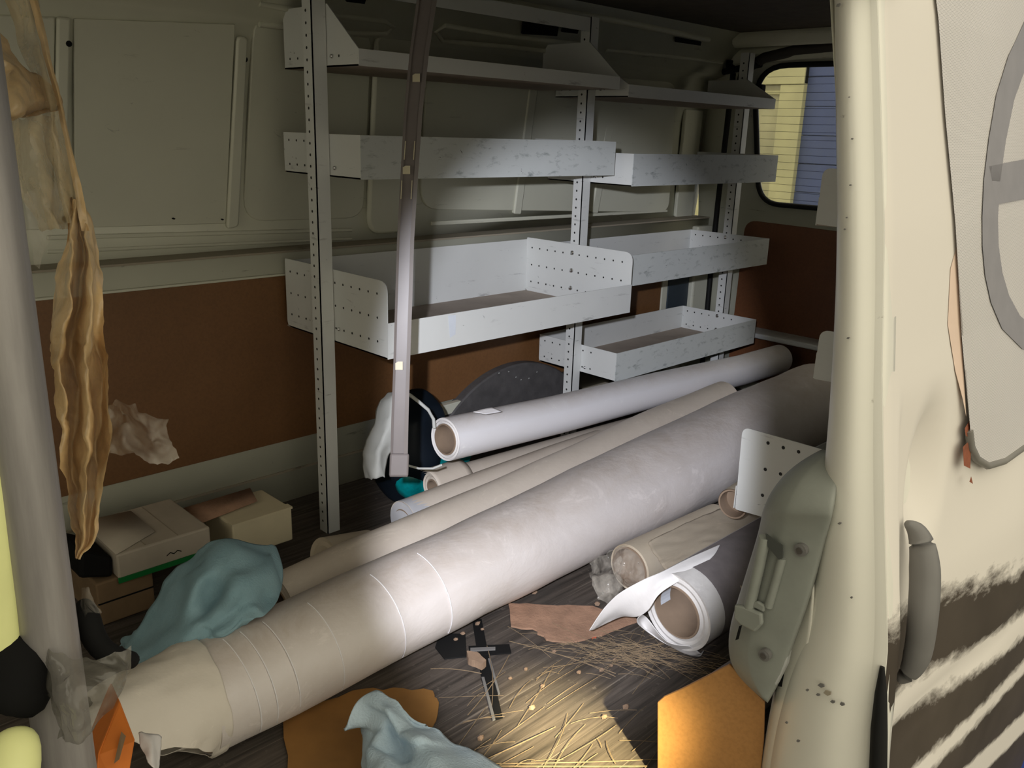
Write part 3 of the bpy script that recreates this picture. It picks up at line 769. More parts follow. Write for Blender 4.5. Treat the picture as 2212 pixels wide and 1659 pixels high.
# ================================================================== ROLLS
ang = lambda x, y: math.atan2(-ray(x, y)[2], ray(x, y)[1])
def cs(x, yu, yl, Y):
    a, b = ang(x, yu), ang(x, yl); m_ = (a + b) / 2; D = Y / math.cos(m_)
    return PY(x, (yu + yl) / 2, Y).x, Y, 1 - D * math.sin(m_), D * math.sin((b - a) / 2)
def top(x, yu, Y, r):
    a = ang(x, yu); m_ = a
    for _ in range(30): m_ = a + math.asin(r * math.cos(m_) / Y)
    return PY(x, yu, Y).x, Y, 1 - Y * math.tan(m_), r
def roll(name, label, st, mat, core_r=None, depth=.22, group='rolls heaped on the van floor', end_mat=None, seg=40, wob=.0, sub_end=True):
    """stations (x, y, z, r) from the near end to the far end"""
    st = [Vector((s[0], s[1], s[2])).to_tuple() + (s[3],) for s in st]
    pts = [Vector(s[:3]) for s in st]
    t = thing(name, label, 'roll', (pts[0].x, pts[0].y, min(p.z - s[3] for p, s in zip(pts, st))), group)
    V = []; F = []
    # resample
    fine = []
    for i in range(len(st) - 1):
        nseg = max(2, int((pts[i + 1] - pts[i]).length / .05))
        for k in range(nseg): fine.append([st[i][j] + (st[i + 1][j] - st[i][j]) * k / nseg for j in range(4)])
    fine.append(list(st[-1]))
    for i, q in enumerate(fine):
        a = Vector(fine[max(i - 1, 0)][:3]); b = Vector(fine[min(i + 1, len(fine) - 1)][:3]); u, w = frame_of(b - a)
        for k in range(seg):
            an = 2 * math.pi * k / seg; d = u * math.cos(an) + w * math.sin(an)
            p = Vector(q[:3]) + d * q[3]
            if wob: p += d * noise.noise(p * 7) * wob
            V.append(p)
    for i in range(len(fine) - 1):
        for k in range(seg): F.append((i * seg + k, i * seg + (k + 1) % seg, (i + 1) * seg + (k + 1) % seg, (i + 1) * seg + k))
    sheet = mk('rolled_sheet', V, F, mat, t, smooth=180)
    for end, sgn in ((0, 1), (-1, -1)):
        q = fine[end]; c = Vector(q[:3]); nx = Vector(fine[1 if end == 0 else -2][:3]) - c; d = nx.normalized(); u, w = frame_of(d)
        R, rc = q[3], core_r or q[3] * .5
        ring = lambda rr, off: [c + d * off + (u * math.cos(2 * math.pi * k / seg) + w * math.sin(2 * math.pi * k / seg)) * rr for k in range(seg)]
        nr = 5; V = []; F = []
        for j in range(nr):                                   # wound end: slightly stepped rings
            rr = R + (rc + .004 - R) * j / (nr - 1); off = (.0025 if j % 2 else 0) if 0 < j < nr - 1 else 0
            V += ring(rr, off)
        for j in range(nr - 1):
            for k in range(seg): F.append((j * seg + k, j * seg + (k + 1) % seg, (j + 1) * seg + (k + 1) % seg, (j + 1) * seg + k))
        mk('wound_end', V, F, end_mat or mat, t, smooth=30)
        V = ring(rc + .004, 0) + ring(rc + .0035, -.002) + ring(rc, -.002) + ring(rc, depth) + ring(.001, depth + .002); F = []
        for j in range(4):
            for k in range(seg): F.append((j * seg + k, j * seg + (k + 1) % seg, (j + 1) * seg + (k + 1) % seg, (j + 1) * seg + k))
        mk('core_tube', V, F, 'core', t, smooth=40)
    return t, sheet, fine
def hoop(name, x, fine, lift, r, mat, parent, a0, a1, n=22, skew=0):
    """a cord or tape edge lying round a roll between two angles"""
    i = min(range(len(fine)), key=lambda k: abs(fine[k][0] - x)); q = fine[i]
    path = []
    for k in range(n):
        a = a0 + (a1 - a0) * k / (n - 1)
        path.append(Vector((x + skew * (k / (n - 1) - .5), q[1] + math.cos(a) * (q[3] + lift), q[2] + math.sin(a) * (q[3] + lift))))
    return tube(name, path, r, mat, parent, 6)

# the big wrapped roll at the front of the heap
R5 = [cs(420, 1397, 1676, 1.19), cs(700, 1268, 1520, 1.195), cs(1000, 1128, 1352, 1.2), cs(1300, 985, 1203, 1.205), cs(1500, 893, 1112, 1.21), cs(1632, 832, 1040, 1.215), cs(1763, 779, 962, 1.22)]
R5 = [(x, y, max(z, r + .001), r) for x, y, z, r in R5]
big, bigsheet, bfine = roll('paper_roll', 'thickest and longest grey-white wrapped roll lying in front of the heap', R5, 'p_big', .084, .35, wob=.0035)
for px, py in ((470, 1395), (560, 1365), (660, 1320), (800, 1260), (905, 1185), (510, 1400)):
    c0 = PY(px, py, 1.16).x
    hoop('tape_edge', c0 + .03, bfine, .0004, .0011, 'p_white', big, math.radians(95), math.radians(215), skew=.02)
# torn, crushed wrapper at its near end
x0 = R5[0][0]; yc, zc, rr = R5[0][1:4]
rows = []; NA = 33
def mouth(a):                                 # how far the torn edge reaches at an angle round the roll
    d = math.degrees(a) % 360
    return float(np.interp(d, [0, 60, 100, 130, 150, 165, 185, 205, 230, 260, 300, 360], [.10, .13, .175, .165, .14, .10, .05, .012, .005, .01, .06, .10]))
for i, t in enumerate((-.25, .02, .25, .5, .75, 1.0)):
    row = []
    for k in range(NA):
        a = 2 * math.pi * k / (NA - 1); e_ = mouth(a) * (1 + .12 * math.sin(7 * a) + .08 * math.sin(13 * a + 1))
        tt = max(0, t); fl = 1 + .012 - .10 * tt * tt * max(0, math.sin(a)) + .05 * tt * math.sin(4 * a + .5)
        row.append(Vector((x0 - e_ * t if t > 0 else x0 + .02, yc + math.cos(a) * rr * fl, max(.004, zc + math.sin(a) * rr * fl - .012 * tt * max(0, math.sin(a))))))
    rows.append(row)
net('tucked_lining', [[Vector((x0 + .02 - .09 * t * (.7 + .3 * math.sin(3 * a)), yc + math.cos(a) * rr * (.9 - .25 * t), max(.006, zc + math.sin(a) * rr * (.9 - .2 * t)))) for a in np.linspace(math.radians(150), math.radians(320), 12)] for t in (0, .35, .7, 1.0)], 'p_big_warm', big, sub=2, solid=.001, crinkle=.006, freq=16)
net('torn_wrapper', rows, 'p_big_warm', big, sub=2, solid=.0012, crinkle=.005, freq=13)['label'] = 'torn paper end'

R1 = [(x, y, z, .0545) for x, y, z, r in (cs(962, 902, 997, 1.514), cs(1200, 855, 938, 1.514), cs(1421, 803, 879, 1.514), cs(1600, 764, 836, 1.514), cs(1735, 733, 797, 1.514))]
sc_ = R1[-1]; R1[-1] = (2.98, 1.514, sc_[2] + .012, .0545)
white, ws, wfine = roll('paper_roll', 'bright white vinyl roll with open brown core on top of the heap', R1, 'p_white', .036, .3, end_mat='p_sheet')
# loose lifted edge on it
i0 = wfine[6]
net('lifted_edge', [[PY(x, y, 1.478) for x, y in ((1022, 890), (1042, 884), (1064, 880))], [PY(x, y, 1.466) for x, y in ((1050, 895), (1070, 892), (1085, 889))]], 'p_white', white, sub=1, solid=.001)

R4 = [top(x, y, Y, .058) for x, y, Y in ((600, 1236, 1.365), (749, 1168, 1.368), (861, 1123, 1.37), (1120, 1015, 1.378), (1300, 934, 1.388), (1421, 878, 1.396), (1568, 820, 1.402))]
r4 = roll('paper_roll', 'long beige wrapped roll lying directly behind the thickest roll', [(x, y, max(z, .06), r) for x, y, z, r in R4], 'p_beige', .03, .1, wob=.0015)
R3 = [top(x, y, 1.505, .053) for x, y in ((872, 1078), (1000, 1030), (1200, 958), (1300, 925))]
r3, r3s, r3f = roll('paper_roll', 'beige roll with pale grey closed end cap behind the long beige roll', [(x, 1.505, max(z, .055), r) for x, y, z, r in R3], 'p_beige', .03, .1)
c3 = Vector(R3[0][:3]); e3 = [(c3.x - .004, .0), (c3.x - .003, .03), (c3.x + .0, .0535), (c3.x + .05, .0543)]
V, F = [], []
for x, r in e3:
    for k in range(32): V.append((x, 1.505 + math.cos(k * math.pi / 16) * max(r, .0005), max(R3[0][2], .055) + math.sin(k * math.pi / 16) * max(r, .0005)))
for j in range(3):
    for k in range(32): F.append((j * 32 + k, j * 32 + (k + 1) % 32, (j + 1) * 32 + (k + 1) % 32, (j + 1) * 32 + k))
mk('end_cap', V, F, plain('pale_grey_cap', (.5, .5, .52), .6), r3, smooth=40)['label'] = 'pale grey end cap'
R2 = [top(x, y, 1.605, .040) for x, y in ((935, 1018), (1200, 945), (1390, 893), (1500, 865))]
r2, r2s, r2f = roll('paper_roll', 'thin loosely wound beige roll with curling layers under the bright white roll', [(x, 1.605, max(z, .042), r) for x, y, z, r in R2], 'p_beige', .018, .1)
# loose curling layers at its end
for k in range(3):
    c = Vector(r2f[0][:3]); rows = []
    for dx in (-.012 - .004 * k, .03, .10):
        rows.append([c + Vector((dx, math.cos(a) * (.042 + .006 * k), math.sin(a) * (.042 + .005 * k) - .001)) for a in np.linspace(math.radians(60), math.radians(215 - 20 * k), 9)])
    net('loose_layer', rows, 'p_beige', r2, sub=1, solid=.001)
# short white stub behind the long beige roll
rs = top(705, 1156, 1.485, .044)
roll('paper_roll', 'small pale roll stub just at the foot of the left upright', [(rs[0] - .01, 1.485, max(rs[2], .046), .044), (rs[0] + .12, 1.50, .055, .044)], 'p_tan', .004, .004)

# right of the thick roll
R7 = [(1.40, 1.03, .058, .056), (1.78, 1.015, .06, .056)]
q7 = PY(1352, 1205, 1.035)
R7[0] = (q7.x + .01, 1.03, .058, .056)
r7, _, f7 = roll('paper_roll', 'dusty tan roll closed with twisted clear film, right of the thickest roll', R7, 'p_tan', .046, .03)
c7 = Vector(R7[0][:3])
rows = []
for i, (dx, r) in enumerate(((.03, .05), (.0, .049), (-.012, .040), (-.022, .02), (-.035, .010), (-.055, .022), (-.085, .036))):
    rows.append([c7 + Vector((dx + random.uniform(-.005, .005) * (i > 2), math.cos(a) * r * (1 + .3 * math.sin(3 * a) * (i > 4)), math.sin(a) * r * (1 + .3 * math.cos(2 * a) * (i > 4)) - (.01 * (i - 3) if i > 3 else 0))) for a in np.linspace(0, 2 * math.pi, 15)])
net('film_twist', rows, 'film', r7, sub=2, solid=0, crinkle=.004, freq=40)['label'] = 'clear film twisted over the roll end'
rows = [[PZ(x, y, z) for x, y, z in r] for r in ([(1268, 1215, .03), (1300, 1200, .06), (1330, 1190, .07)], [(1285, 1235, .01), (1312, 1232, .04), (1345, 1225, .045)], [(1275, 1250, .008), (1310, 1262, .02), (1340, 1250, .02)], [(1300, 1280, .004), (1330, 1285, .006), (1350, 1270, .006)])]
net('film_scrap', rows, 'film', r7, sub=2, solid=0, crinkle=.012, freq=30)
# open brown core behind the punched plate
q6 = PX(1573, 1085, 1.62)
r6, _, f6 = roll('paper_roll', 'brown cardboard core end peeping out left of the punched plate', [(1.62, q6.y - .012, q6.z, .036), (2.0, q6.y + .02, q6.z + .01, .036)], 'p_tan', .031, .35, end_mat='core')
mk('label_strip', [PX(x, y, 1.66) for x, y in ((1562, 1082), (1570, 1078), (1584, 1096), (1586, 1102), (1572, 1103))], [(0, 1, 2, 3, 4)], 'bluelabel', r6, solid=.001)

# the short roll with the big open core and a flapping sheet
q8 = PZ(1462, 1322, .100)
ax8 = Vector((.95, -.06, .06)).normalized()
c8 = q8; far8 = c8 + ax8 * .42
r8, s8, f8 = roll('paper_roll', 'short white roll with large open brown core and flapping loose sheet', [(*c8, .081), (*(c8 + ax8 * .2), .081), (*far8, .081)], 'p_dirty', .052, .3)
u8, w8 = frame_of(ax8)
def on8(t, a, r): return c8 + ax8 * t + (u8 * math.cos(a) + w8 * math.sin(a)) * r
V = []; na = 20
for t in (.045, .2, .34):
    V += [on8(t, a, .0822) for a in np.linspace(math.radians(-80), math.radians(120), na)]
mk('grey_band', V, gridf(3, na), 'paperdark', r8, smooth=180)['label'] = 'dark grey band round the roll'
mk('core_label', [on8(.012 + .03 * t, a, .0508) for t in (0, 1) for a in np.linspace(math.radians(150), math.radians(195), 6)], gridf(2, 6), 'bluelabel', r8)
rows = [[PZ(*p) for p in r] for r in (
    [(1556, 1176, .195), (1490, 1205, .19), (1430, 1235, .178), (1390, 1252, .16), (1340, 1280, .13), (1310, 1308, .10), (1290, 1335, .075), (1273, 1362, .05)],
    [(1545, 1196, .192), (1480, 1225, .185), (1430, 1255, .168), (1395, 1278, .14), (1352, 1300, .11), (1322, 1320, .085), (1300, 1340, .065), (1280, 1361, .046)],
    [(1530, 1212, .186), (1470, 1245, .176), (1428, 1270, .155), (1397, 1300, .12), (1364, 1318, .09), (1334, 1328, .07), (1308, 1342, .056), (1286, 1358, .044)],
    [(1515, 1228, .18), (1462, 1258, .168), (1424, 1284, .142), (1400, 1318, .105), (1376, 1332, .075), (1344, 1332, .06), (1314, 1344, .05), (1290, 1356, .043)])]
net('loose_sheet', rows, 'p_sheet', r8, sub=3, solid=.0012)['label'] = 'white loose sheet flapping off the roll'
rows = [[PZ(*p) for p in r] for r in ([(1385, 1328, .09), (1376, 1338, .07), (1380, 1350, .05), (1400, 1362, .03)], [(1398, 1335, .06), (1392, 1350, .04), (1410, 1372, .02), (1440, 1392, .01)], [(1440, 1385, .04), (1450, 1396, .02), (1480, 1412, .008), (1505, 1418, .006)], [(1490, 1395, .045), (1505, 1405, .03), (1515, 1412, .02), (1520, 1405, .02)])]
net('loose_layer', rows, 'p_sheet', r8, sub=2, solid=.0012)
mk('red_tab', [PZ(x, y, .004) for x, y in ((1284, 1358), (1296, 1352), (1288, 1378), (1278, 1380))], [(0, 1, 2, 3)], 'red', r8, solid=.001)
# tan roll between, and dark tube beneath
tsh = net('rough_sheet', [[PZ(*p) for p in r] for r in (
    [(1400, 1172, .117), (1455, 1145, .120), (1510, 1118, .124), (1560, 1100, .128), (1620, 1105, .128), (1690, 1115, .12)],
    [(1412, 1195, .120), (1465, 1168, .128), (1520, 1142, .136), (1575, 1132, .142), (1630, 1145, .142), (1690, 1160, .13)],
    [(1425, 1215, .125), (1480, 1190, .138), (1530, 1165, .152), (1580, 1160, .158), (1630, 1185, .155), (1680, 1210, .14)],
    [(1440, 1232, .132), (1492, 1205, .150), (1540, 1183, .168), (1582, 1195, .166), (1615, 1235, .155), (1660, 1270, .135)],
    [(1452, 1242, .138), (1500, 1212, .156), (1548, 1192, .172), (1585, 1225, .165), (1605, 1280, .145), (1640, 1330, .11)])], 'p_tan', None, 2, .002, .0025, 26)
tag(tsh, 'rough tan sheet draped between the open-cored roll and punched plate', 'sheet')
q9 = PX(1560, 1385, 1.19)
roll('paper_roll', 'dark grey tube end low beneath the open-cored roll', [(1.18, q9.y - .02, .055, .05), (1.42, q9.y - .03, .055, .05)], 'paperdark', .02, .01, end_mat='paperdark')

# ================================================================== HANGING CHANNEL, POLE, TAPE
ch = thing('plastic_channel', 'grey-brown plastic channel strip hanging bowed from the roof before the shelves', 'channel strip', W(860, 1035, 1.72))
cl = [(932, -80, 1.62), (922, 0, 1.635), (905, 120, 1.65), (893, 240, 1.665), (884, 380, 1.675), (876, 520, 1.685), (872, 650, 1.69), (868, 780, 1.70), (864, 900, 1.71), (861, 1030, 1.72)]
wd_ = [45, 44, 42, 40, 38, 37, 37, 36, 37, 38]
def chpoint(i, s, lift): 
    x, y, d = cl[i]; return W(x + s * wd_[i] / 2, y, d - lift)
profc = [(-1, 0), (-1, .012), (-.72, .014), (-.72, .010), (.55, .010), (.55, .015), (1, .013), (1, 0)]
rows = [[chpoint(i, s, l) for s, l in profc] for i in range(len(cl))]
mk('channel_body', [p for r in rows for p in r], gridf(len(rows), 8) + [((i + 1) * 8, (i + 1) * 8 + 7, i * 8 + 7, i * 8) for i in range(len(rows) - 1)], 'channel', ch, smooth=40)
V = [chpoint(9, s, l) for s, l in ((-1.1, -.003), (1.1, -.003), (1.1, .018), (-1.1, .018))]
up = W(863, 985, 1.717) - W(861, 1035, 1.72)
prism('end_cap', V, up, 'channel', ch, bevel=.004)
for (x, y) in ((899, 168), (878, 367), (862, 790)):
    d = float(np.interp(y, [c[1] for c in cl], [c[2] for c in cl]))
    prism('clip', [W(x + a * 8, y + b * 9, d - .011) for a, b in ((-1, -.6), (-.3, -1), (1, -1), (1, 1), (-1, 1))], W(x, y, d - .018) - W(x, y, d - .011), 'clip', ch)
for x0_, y0_, x1_, y1_ in ((876, 305, 873, 345), (896, 305, 893, 345), (868, 390, 866, 430), (890, 390, 888, 430)):
    d = float(np.interp(y0_, [c[1] for c in cl], [c[2] for c in cl])) - .0165
    tube('bright_mark', [W(x0_, y0_, d), W(x1_, y1_, d)], .0011, 'clip', ch, 6)

pt_, pb2 = PY(-122, -200, .79), PY(166, 1800, .79)
pole = tube('metal_pole', [pt_.lerp(pb2, t) for t in (0, .3, .6, 1)], .0255, 'pole', None, 28)
tag(pole, 'dull grey metal pole standing upright at the left edge', 'pole')
def pole_x(z): return pt_.x + (pb2.x - pt_.x) * (z - pt_.z) / (pb2.z - pt_.z)
PX_, PY_ = pole_x(.7), .79
fy = thing('foam_tube', 'pale yellow foam tube wrapped in black beside the metal pole', 'foam tube', (PX_ - .05, PY_ - .10, .2))
tube('foam', [PY(x, y, .80) for x, y in ((-8, 1500), (-14, 1330), (-34, 1000), (-58, 640))], .0235, 'yellow', fy, 20)
b0, b1 = W(30, 1345, .78), W(60, 1560, .78)
tube('black_wrap', [W(-30, 1330, .80), W(0, 1380, .79), W(30, 1440, .78), W(35, 1500, .775), W(10, 1545, .77)], [.02, .032, .036, .036, .028], 'black', fy, 14, sub=1)
tube('foam_stub', [W(22, 1750, .72), W(30, 1640, .74), W(34, 1595, .75), W(34, 1572, .755)], [.022, .022, .020, .010], 'yellow', fy, 18, sub=1)

TD = .93
tp = thing('parcel_tape', 'tangled brown parcel tape hanging down beside the grey pole', 'tape', W(165, 1215, TD))
def band(yrows, n, d, wave=.02, fr=2.2, ph=0.):
    rows = []
    for j, (y, xl, xr) in enumerate(yrows):
        row = []
        for k in range(n):
            t = k / (n - 1)
            dd = d + wave * math.sin(fr * math.pi * t + ph + j * .5) * (xr - xl) / 110
            row.append(W(xl + (xr - xl) * t, y + random.uniform(-4, 4) * (0 < j < len(yrows) - 1), dd))
        rows.append(row)
    return rows
net('tape_strip', band([(-60, -10, 60), (0, 12, 78), (90, 40, 95), (180, 70, 122), (270, 92, 143), (360, 110, 158), (430, 128, 172), (480, 142, 182)], 6, TD), 'tape_thin', tp, 2, 0, .006, 18)
net('tape_strip', band([(-60, 40, 62), (0, 62, 80), (110, 88, 104), (230, 122, 136), (340, 146, 160), (430, 164, 180), (500, 172, 190)], 3, TD - .012), 'tape', tp, 2, 0, .003, 18)
net('tape_strip', band([(70, -60, -5), (110, -60, 25), (160, -60, 72), (210, -50, 122), (245, -40, 130), (262, -30, 70)], 7, TD - .03, .03), 'tape', tp, 2, 0, .010, 22)
net('tape_strip', band([(255, -20, 125), (330, -5, 130), (400, 10, 140), (450, 60, 150), (500, 100, 160)], 6, TD + .01), 'tape_thin', tp, 2, 0, .008, 20)
net('tape_strip', band([(425, 148, 178), (480, 140, 196), (560, 132, 216), (650, 118, 222), (735, 100, 224), (760, 104, 228), (800, 110, 230), (880, 118, 238), (960, 126, 236), (1040, 138, 226), (1120, 150, 208), (1170, 158, 196), (1215, 164, 176)], 9, TD, .028, 4.2), 'tape', tp, 2, 0, .007, 26)
net('clear_flap', [[W(x, y, d) for x, y, d in r] for r in (
    [(228, 880, TD), (250, 866, TD - .02), (285, 874, TD - .03), (325, 898, TD - .02), (360, 914, TD)],
    [(232, 905, TD + .01), (262, 900, TD + .01), (300, 918, TD - .02), (335, 935, TD), (357, 928, TD + .01)],
    [(230, 945, TD), (265, 940, TD - .015), (300, 955, TD + .01), (340, 962, TD - .01), (372, 962, TD)],
    [(228, 976, TD), (262, 982, TD), (300, 990, TD - .02), (340, 1004, TD), (386, 994, TD)])], 'film', tp, 2, 0, .006, 40)['label'] = 'clear end of the tape'
net('clear_flap', [[W(x, y, TD + .01) for x, y in r] for r in ([(62, 415), (88, 402), (112, 420), (132, 442)], [(50, 460), (80, 450), (105, 455), (128, 470)], [(52, 520), (75, 515), (98, 520), (112, 515)], [(70, 575), (80, 580), (88, 572), (95, 560)])], 'film', tp, 2, 0, .008, 30)
# clear bag tied round the pole foot, black hook
bg_ = thing('plastic_bag', 'smoky clear plastic bag caught round the foot of the pole', 'plastic bag', W(190, 1560, .80))
rows = [[W(x, y, d) for x, y, d in r] for r in (
    [(80, 1375, .80), (110, 1405, .775), (150, 1425, .77), (200, 1430, .78), (245, 1418, .79), (288, 1408, .80)],
    [(85, 1420, .79), (120, 1450, .76), (160, 1462, .755), (210, 1460, .765), (255, 1450, .78), (292, 1442, .80)],
    [(95, 1490, .78), (130, 1510, .75), (170, 1515, .745), (210, 1500, .755), (245, 1485, .77), (270, 1480, .79)],
    [(110, 1550, .78), (140, 1565, .75), (170, 1565, .745), (200, 1545, .755), (230, 1530, .77), (255, 1505, .79)],
    [(122, 1600, .79), (145, 1615, .765), (170, 1612, .76), (190, 1595, .765), (206, 1570, .78), (225, 1545, .79)])]
net('bag_skin', rows, 'filmdark', bg_, 2, 0, .010, 26)
net('bag_fold', [[W(x, y, d) for x, y, d in r] for r in ([(176, 1275, .83), (190, 1270, .82), (198, 1290, .82)], [(172, 1310, .83), (190, 1302, .81), (206, 1308, .82)], [(178, 1335, .83), (200, 1328, .81), (216, 1330, .82)])], 'film', bg_, 2, 0, .005, 40)
hk = tube('black_hook', [W(178, 1300, .86), W(188, 1325, .84), (W(196, 1365, .84)), W(215, 1400, .84), W(245, 1420, .85), W(275, 1428, .87), W(292, 1424, .89)], [.009, .012, .013, .013, .012, .011, .008], 'black', None, 12, sub=1)
tag(hk, 'black curved rubber hook beside the foot of the pole', 'hook')

# ================================================================== BOXES, BAG, CLOTHS, FLOOR LITTER
def carton(name, label, pl, pr, ztop, h, depth, mat, bevel=.004, zb=None):
    a, b = PZ(*pl, ztop), PZ(*pr, ztop); y = (a.y + b.y) / 2
    t = thing(name, label, 'box', ((a.x + b.x) / 2, y + depth / 2, ztop - h))
    box('carton', a.x, b.x, y, y + depth, ztop - h, ztop, mat, t, bevel=bevel)
    return t, a.x, b.x, y, y + depth
b1_, ax, bx, ay_, by_ = carton('carton_box', 'low off-white box with green stripe on the floor by the far wall', (247, 1196), (458, 1141), .155, .055, .20, 'boxwhite')
box('green_stripe', ax - .001, bx + .001, ay_ - .0025, ay_ + .002, .092, .103, 'green', b1_)
for xx in ((ax + .06), (bx - .07)): box('flap_seam', xx, xx + .002, ay_ + .005, by_ - .01, .1548, .1558, 'ledge', b1_)
net('flap', [[Vector((ax, ay_ + .0, .1565)), Vector((ax + .10, ay_ + .05, .157))], [Vector((ax, by_, .1565)), Vector((ax + .10, by_ - .02, .160))]], 'boxwhite', b1_, 0, .001)
# faint handwriting-sized ink smudge on the front
mk('ink_mark', [Vector((ax + .10 + i * .008, ay_ - .0012, .118 + (.005 if i % 2 else .0))) for i in range(5)] + [Vector((ax + .10 + i * .008, ay_ - .0012, .1205 + (.005 if i % 2 else .0))) for i in range(5)], [(i, i + 1, i + 6, i + 5) for i in range(4)], 'dark', b1_)
b2_, ax2, bx2, ay2, by2 = carton('carton_box', 'small cream box beside the green-striped box near the left upright', (498, 1133), (634, 1098), .135, .085, .14, 'boxcream')
box('lid_edge', ax2 - .001, bx2 + .001, ay2 - .002, ay2 + .02, .132, .137, 'boxcream', b2_)
net('flap', [[Vector((ax2 - .06, ay2 + .05, .137)), Vector((ax2 + .10, ay2 + .07, .142))], [Vector((ax2 - .05, by2 + .01, .138)), Vector((ax2 + .12, by2, .146))]], 'cardscrap', b2_, 0, .002)
b3_, ax3, bx3, ay3, by3 = carton('carton_box', 'brown carton under the green-striped box behind the blue towel', (205, 1262), (330, 1225), .098, .097, .24, 'carton')
box('flap_seam', ax3 + .001, bx3 - .001, ay3 - .0015, ay3 + .002, .05, .053, 'dark', b3_)
dk = prism('black_case', [PY(172, 1190, ay_ + .02), PY(245, 1205, ay_ + .02), PY(245, 1248, ay_ + .02), PY(172, 1252, ay_ + .02)], (0, .12, 0), 'black', None, bevel=.008)
tag(dk, 'black case at the left end of the green-striped box', 'case')
# orange box and odd bits at the lower left
ob = thing('orange_box', 'orange printed carton at the bottom left under the torn roll end', 'box', W(250, 1640, 1.02))
fr = [W(258, 1512, 1.06), W(292, 1600, 1.02), W(268, 1740, .98), W(200, 1740, .98), W(212, 1628, 1.0)]
prism('carton', fr, Vector((.02, .09, -.03)), 'orange', ob, bevel=.003)
mk('print_mark', [W(x, y, d) for x, y, d in ((262, 1580, 1.021), (272, 1590, 1.018), (258, 1640, .998), (246, 1650, .995))], [(0, 1, 2, 3)], 'carton', ob)
wp = net('paper_scrap', [[W(x, y, d) for x, y, d in r] for r in ([(302, 1590, 1.12), (330, 1582, 1.13), (352, 1600, 1.14)], [(300, 1625, 1.1), (325, 1625, 1.1), (350, 1635, 1.12)], [(310, 1655, 1.08), (325, 1665, 1.08), (345, 1665, 1.1)])], 'p_sheet', None, 2, .001, .006, 30)
tag(wp, 'crumpled white paper scrap between the orange box and torn roll end', 'paper')

# dark navy and teal bag against the wall
bgc = PY(900, 940, 1.70)
bag = thing('carrier_bag', 'navy and teal bag with white edging slumped behind the bright white roll', 'bag', (bgc.x, bgc.y, 0))
def blob(name, c, rad, mat, parent, amp=.015, fr=9, e=.75, zmin=.002, nu=26, nv=14):
    V, F = [], []
    sg = lambda v: math.copysign(abs(v) ** e, v)
    for i in range(nv + 1):
        th = -math.pi / 2 + math.pi * i / nv
        for k in range(nu):
            a = 2 * math.pi * k / nu
            p = Vector((c[0] + rad[0] * sg(math.cos(th)) * sg(math.cos(a)), c[1] + rad[1] * sg(math.cos(th)) * sg(math.sin(a)), c[2] + rad[2] * sg(math.sin(th))))
            p += nvec(p * fr) * amp; p.z = max(p.z, zmin); V.append(p)
    for i in range(nv):
        for k in range(nu): F.append((i * nu + k, i * nu + (k + 1) % nu, (i + 1) * nu + (k + 1) % nu, (i + 1) * nu + k))
    return mk(name, V, F, mat, parent, smooth=180, sub=1)
blob('bag_body', (bgc.x + .03, 1.76, .15), (.11, .10, .16), 'navy', bag, .035, 11, .9)
blob('teal_panel', (bgc.x + .07, 1.715, .085), (.12, .06, .07), 'teal', bag, .02, 16)
tube('white_edging', [W(884, 852, 2.1), W(905, 868, 2.09), W(925, 885, 2.09), W(936, 905, 2.10), W(938, 925, 2.1)], .0045, 'whitecloth', bag, 8)
tube('white_edging', [W(880, 1005, 2.03), W(905, 1012, 2.02), W(935, 1012, 2.01), W(955, 1004, 2.01)], .0028, 'whitecloth', bag, 8)
wc = net('white_rag', [[W(x, y, d) for x, y, d in r] for r in (
    [(838, 848, 2.08), (858, 846, 2.06), (880, 850, 2.08)], [(818, 872, 2.07), (845, 868, 2.02), (872, 872, 2.05)], [(808, 915, 2.06), (838, 915, 2.0), (866, 912, 2.04)],
    [(795, 960, 2.05), (822, 962, 1.99), (850, 962, 2.03)], [(786, 1000, 2.04), (812, 1006, 1.98), (838, 985, 2.02)], [(790, 1030, 2.03), (812, 1040, 1.98), (832, 1030, 2.0)])], 'whitecloth', None, 2, .002, .010, 16)
tag(wc, 'dirty white rag draped on the dark bag by the hanging channel', 'rag')

# blue towel over the rolls at the left
def Zr(*r): return [PZ(*p) for p in r]
rows = [Zr((430, 1178, .27), (450, 1166, .285), (475, 1170, .285), (520, 1185, .27), (560, 1196, .25), (590, 1204, .23)),
        Zr((395, 1215, .25), (440, 1205, .285), (485, 1205, .285), (535, 1215, .27), (580, 1218, .25), (612, 1228, .22)),
        Zr((365, 1260, .22), (420, 1250, .27), (475, 1248, .265), (530, 1252, .265), (580, 1248, .245), (618, 1262, .21)),
        Zr((342, 1310, .19), (400, 1300, .235), (460, 1292, .225), (525, 1290, .25), (575, 1280, .225), (606, 1300, .20)),
        Zr((318, 1352, .16), (385, 1345, .205), (450, 1335, .22), (510, 1328, .215), (560, 1320, .22), (590, 1320, .205)),
        Zr((288, 1382, .13), (360, 1385, .18), (425, 1372, .19), (490, 1358, .205), (540, 1342, .205), (572, 1332, .205)),
        Zr((262, 1392, .10), (300, 1425, .14), (380, 1408, .165), (450, 1385, .185), (510, 1362, .198), (560, 1342, .20)),
        Zr((262, 1400, .07), (290, 1436, .10), (372, 1420, .13), (440, 1398, .16), (500, 1372, .18), (552, 1350, .19))]
tw = net('towel', rows, 'towel', None, 3, .004, .022, 8)
tag(tw, 'dull blue towel heaped on the rolls at the left', 'towel')
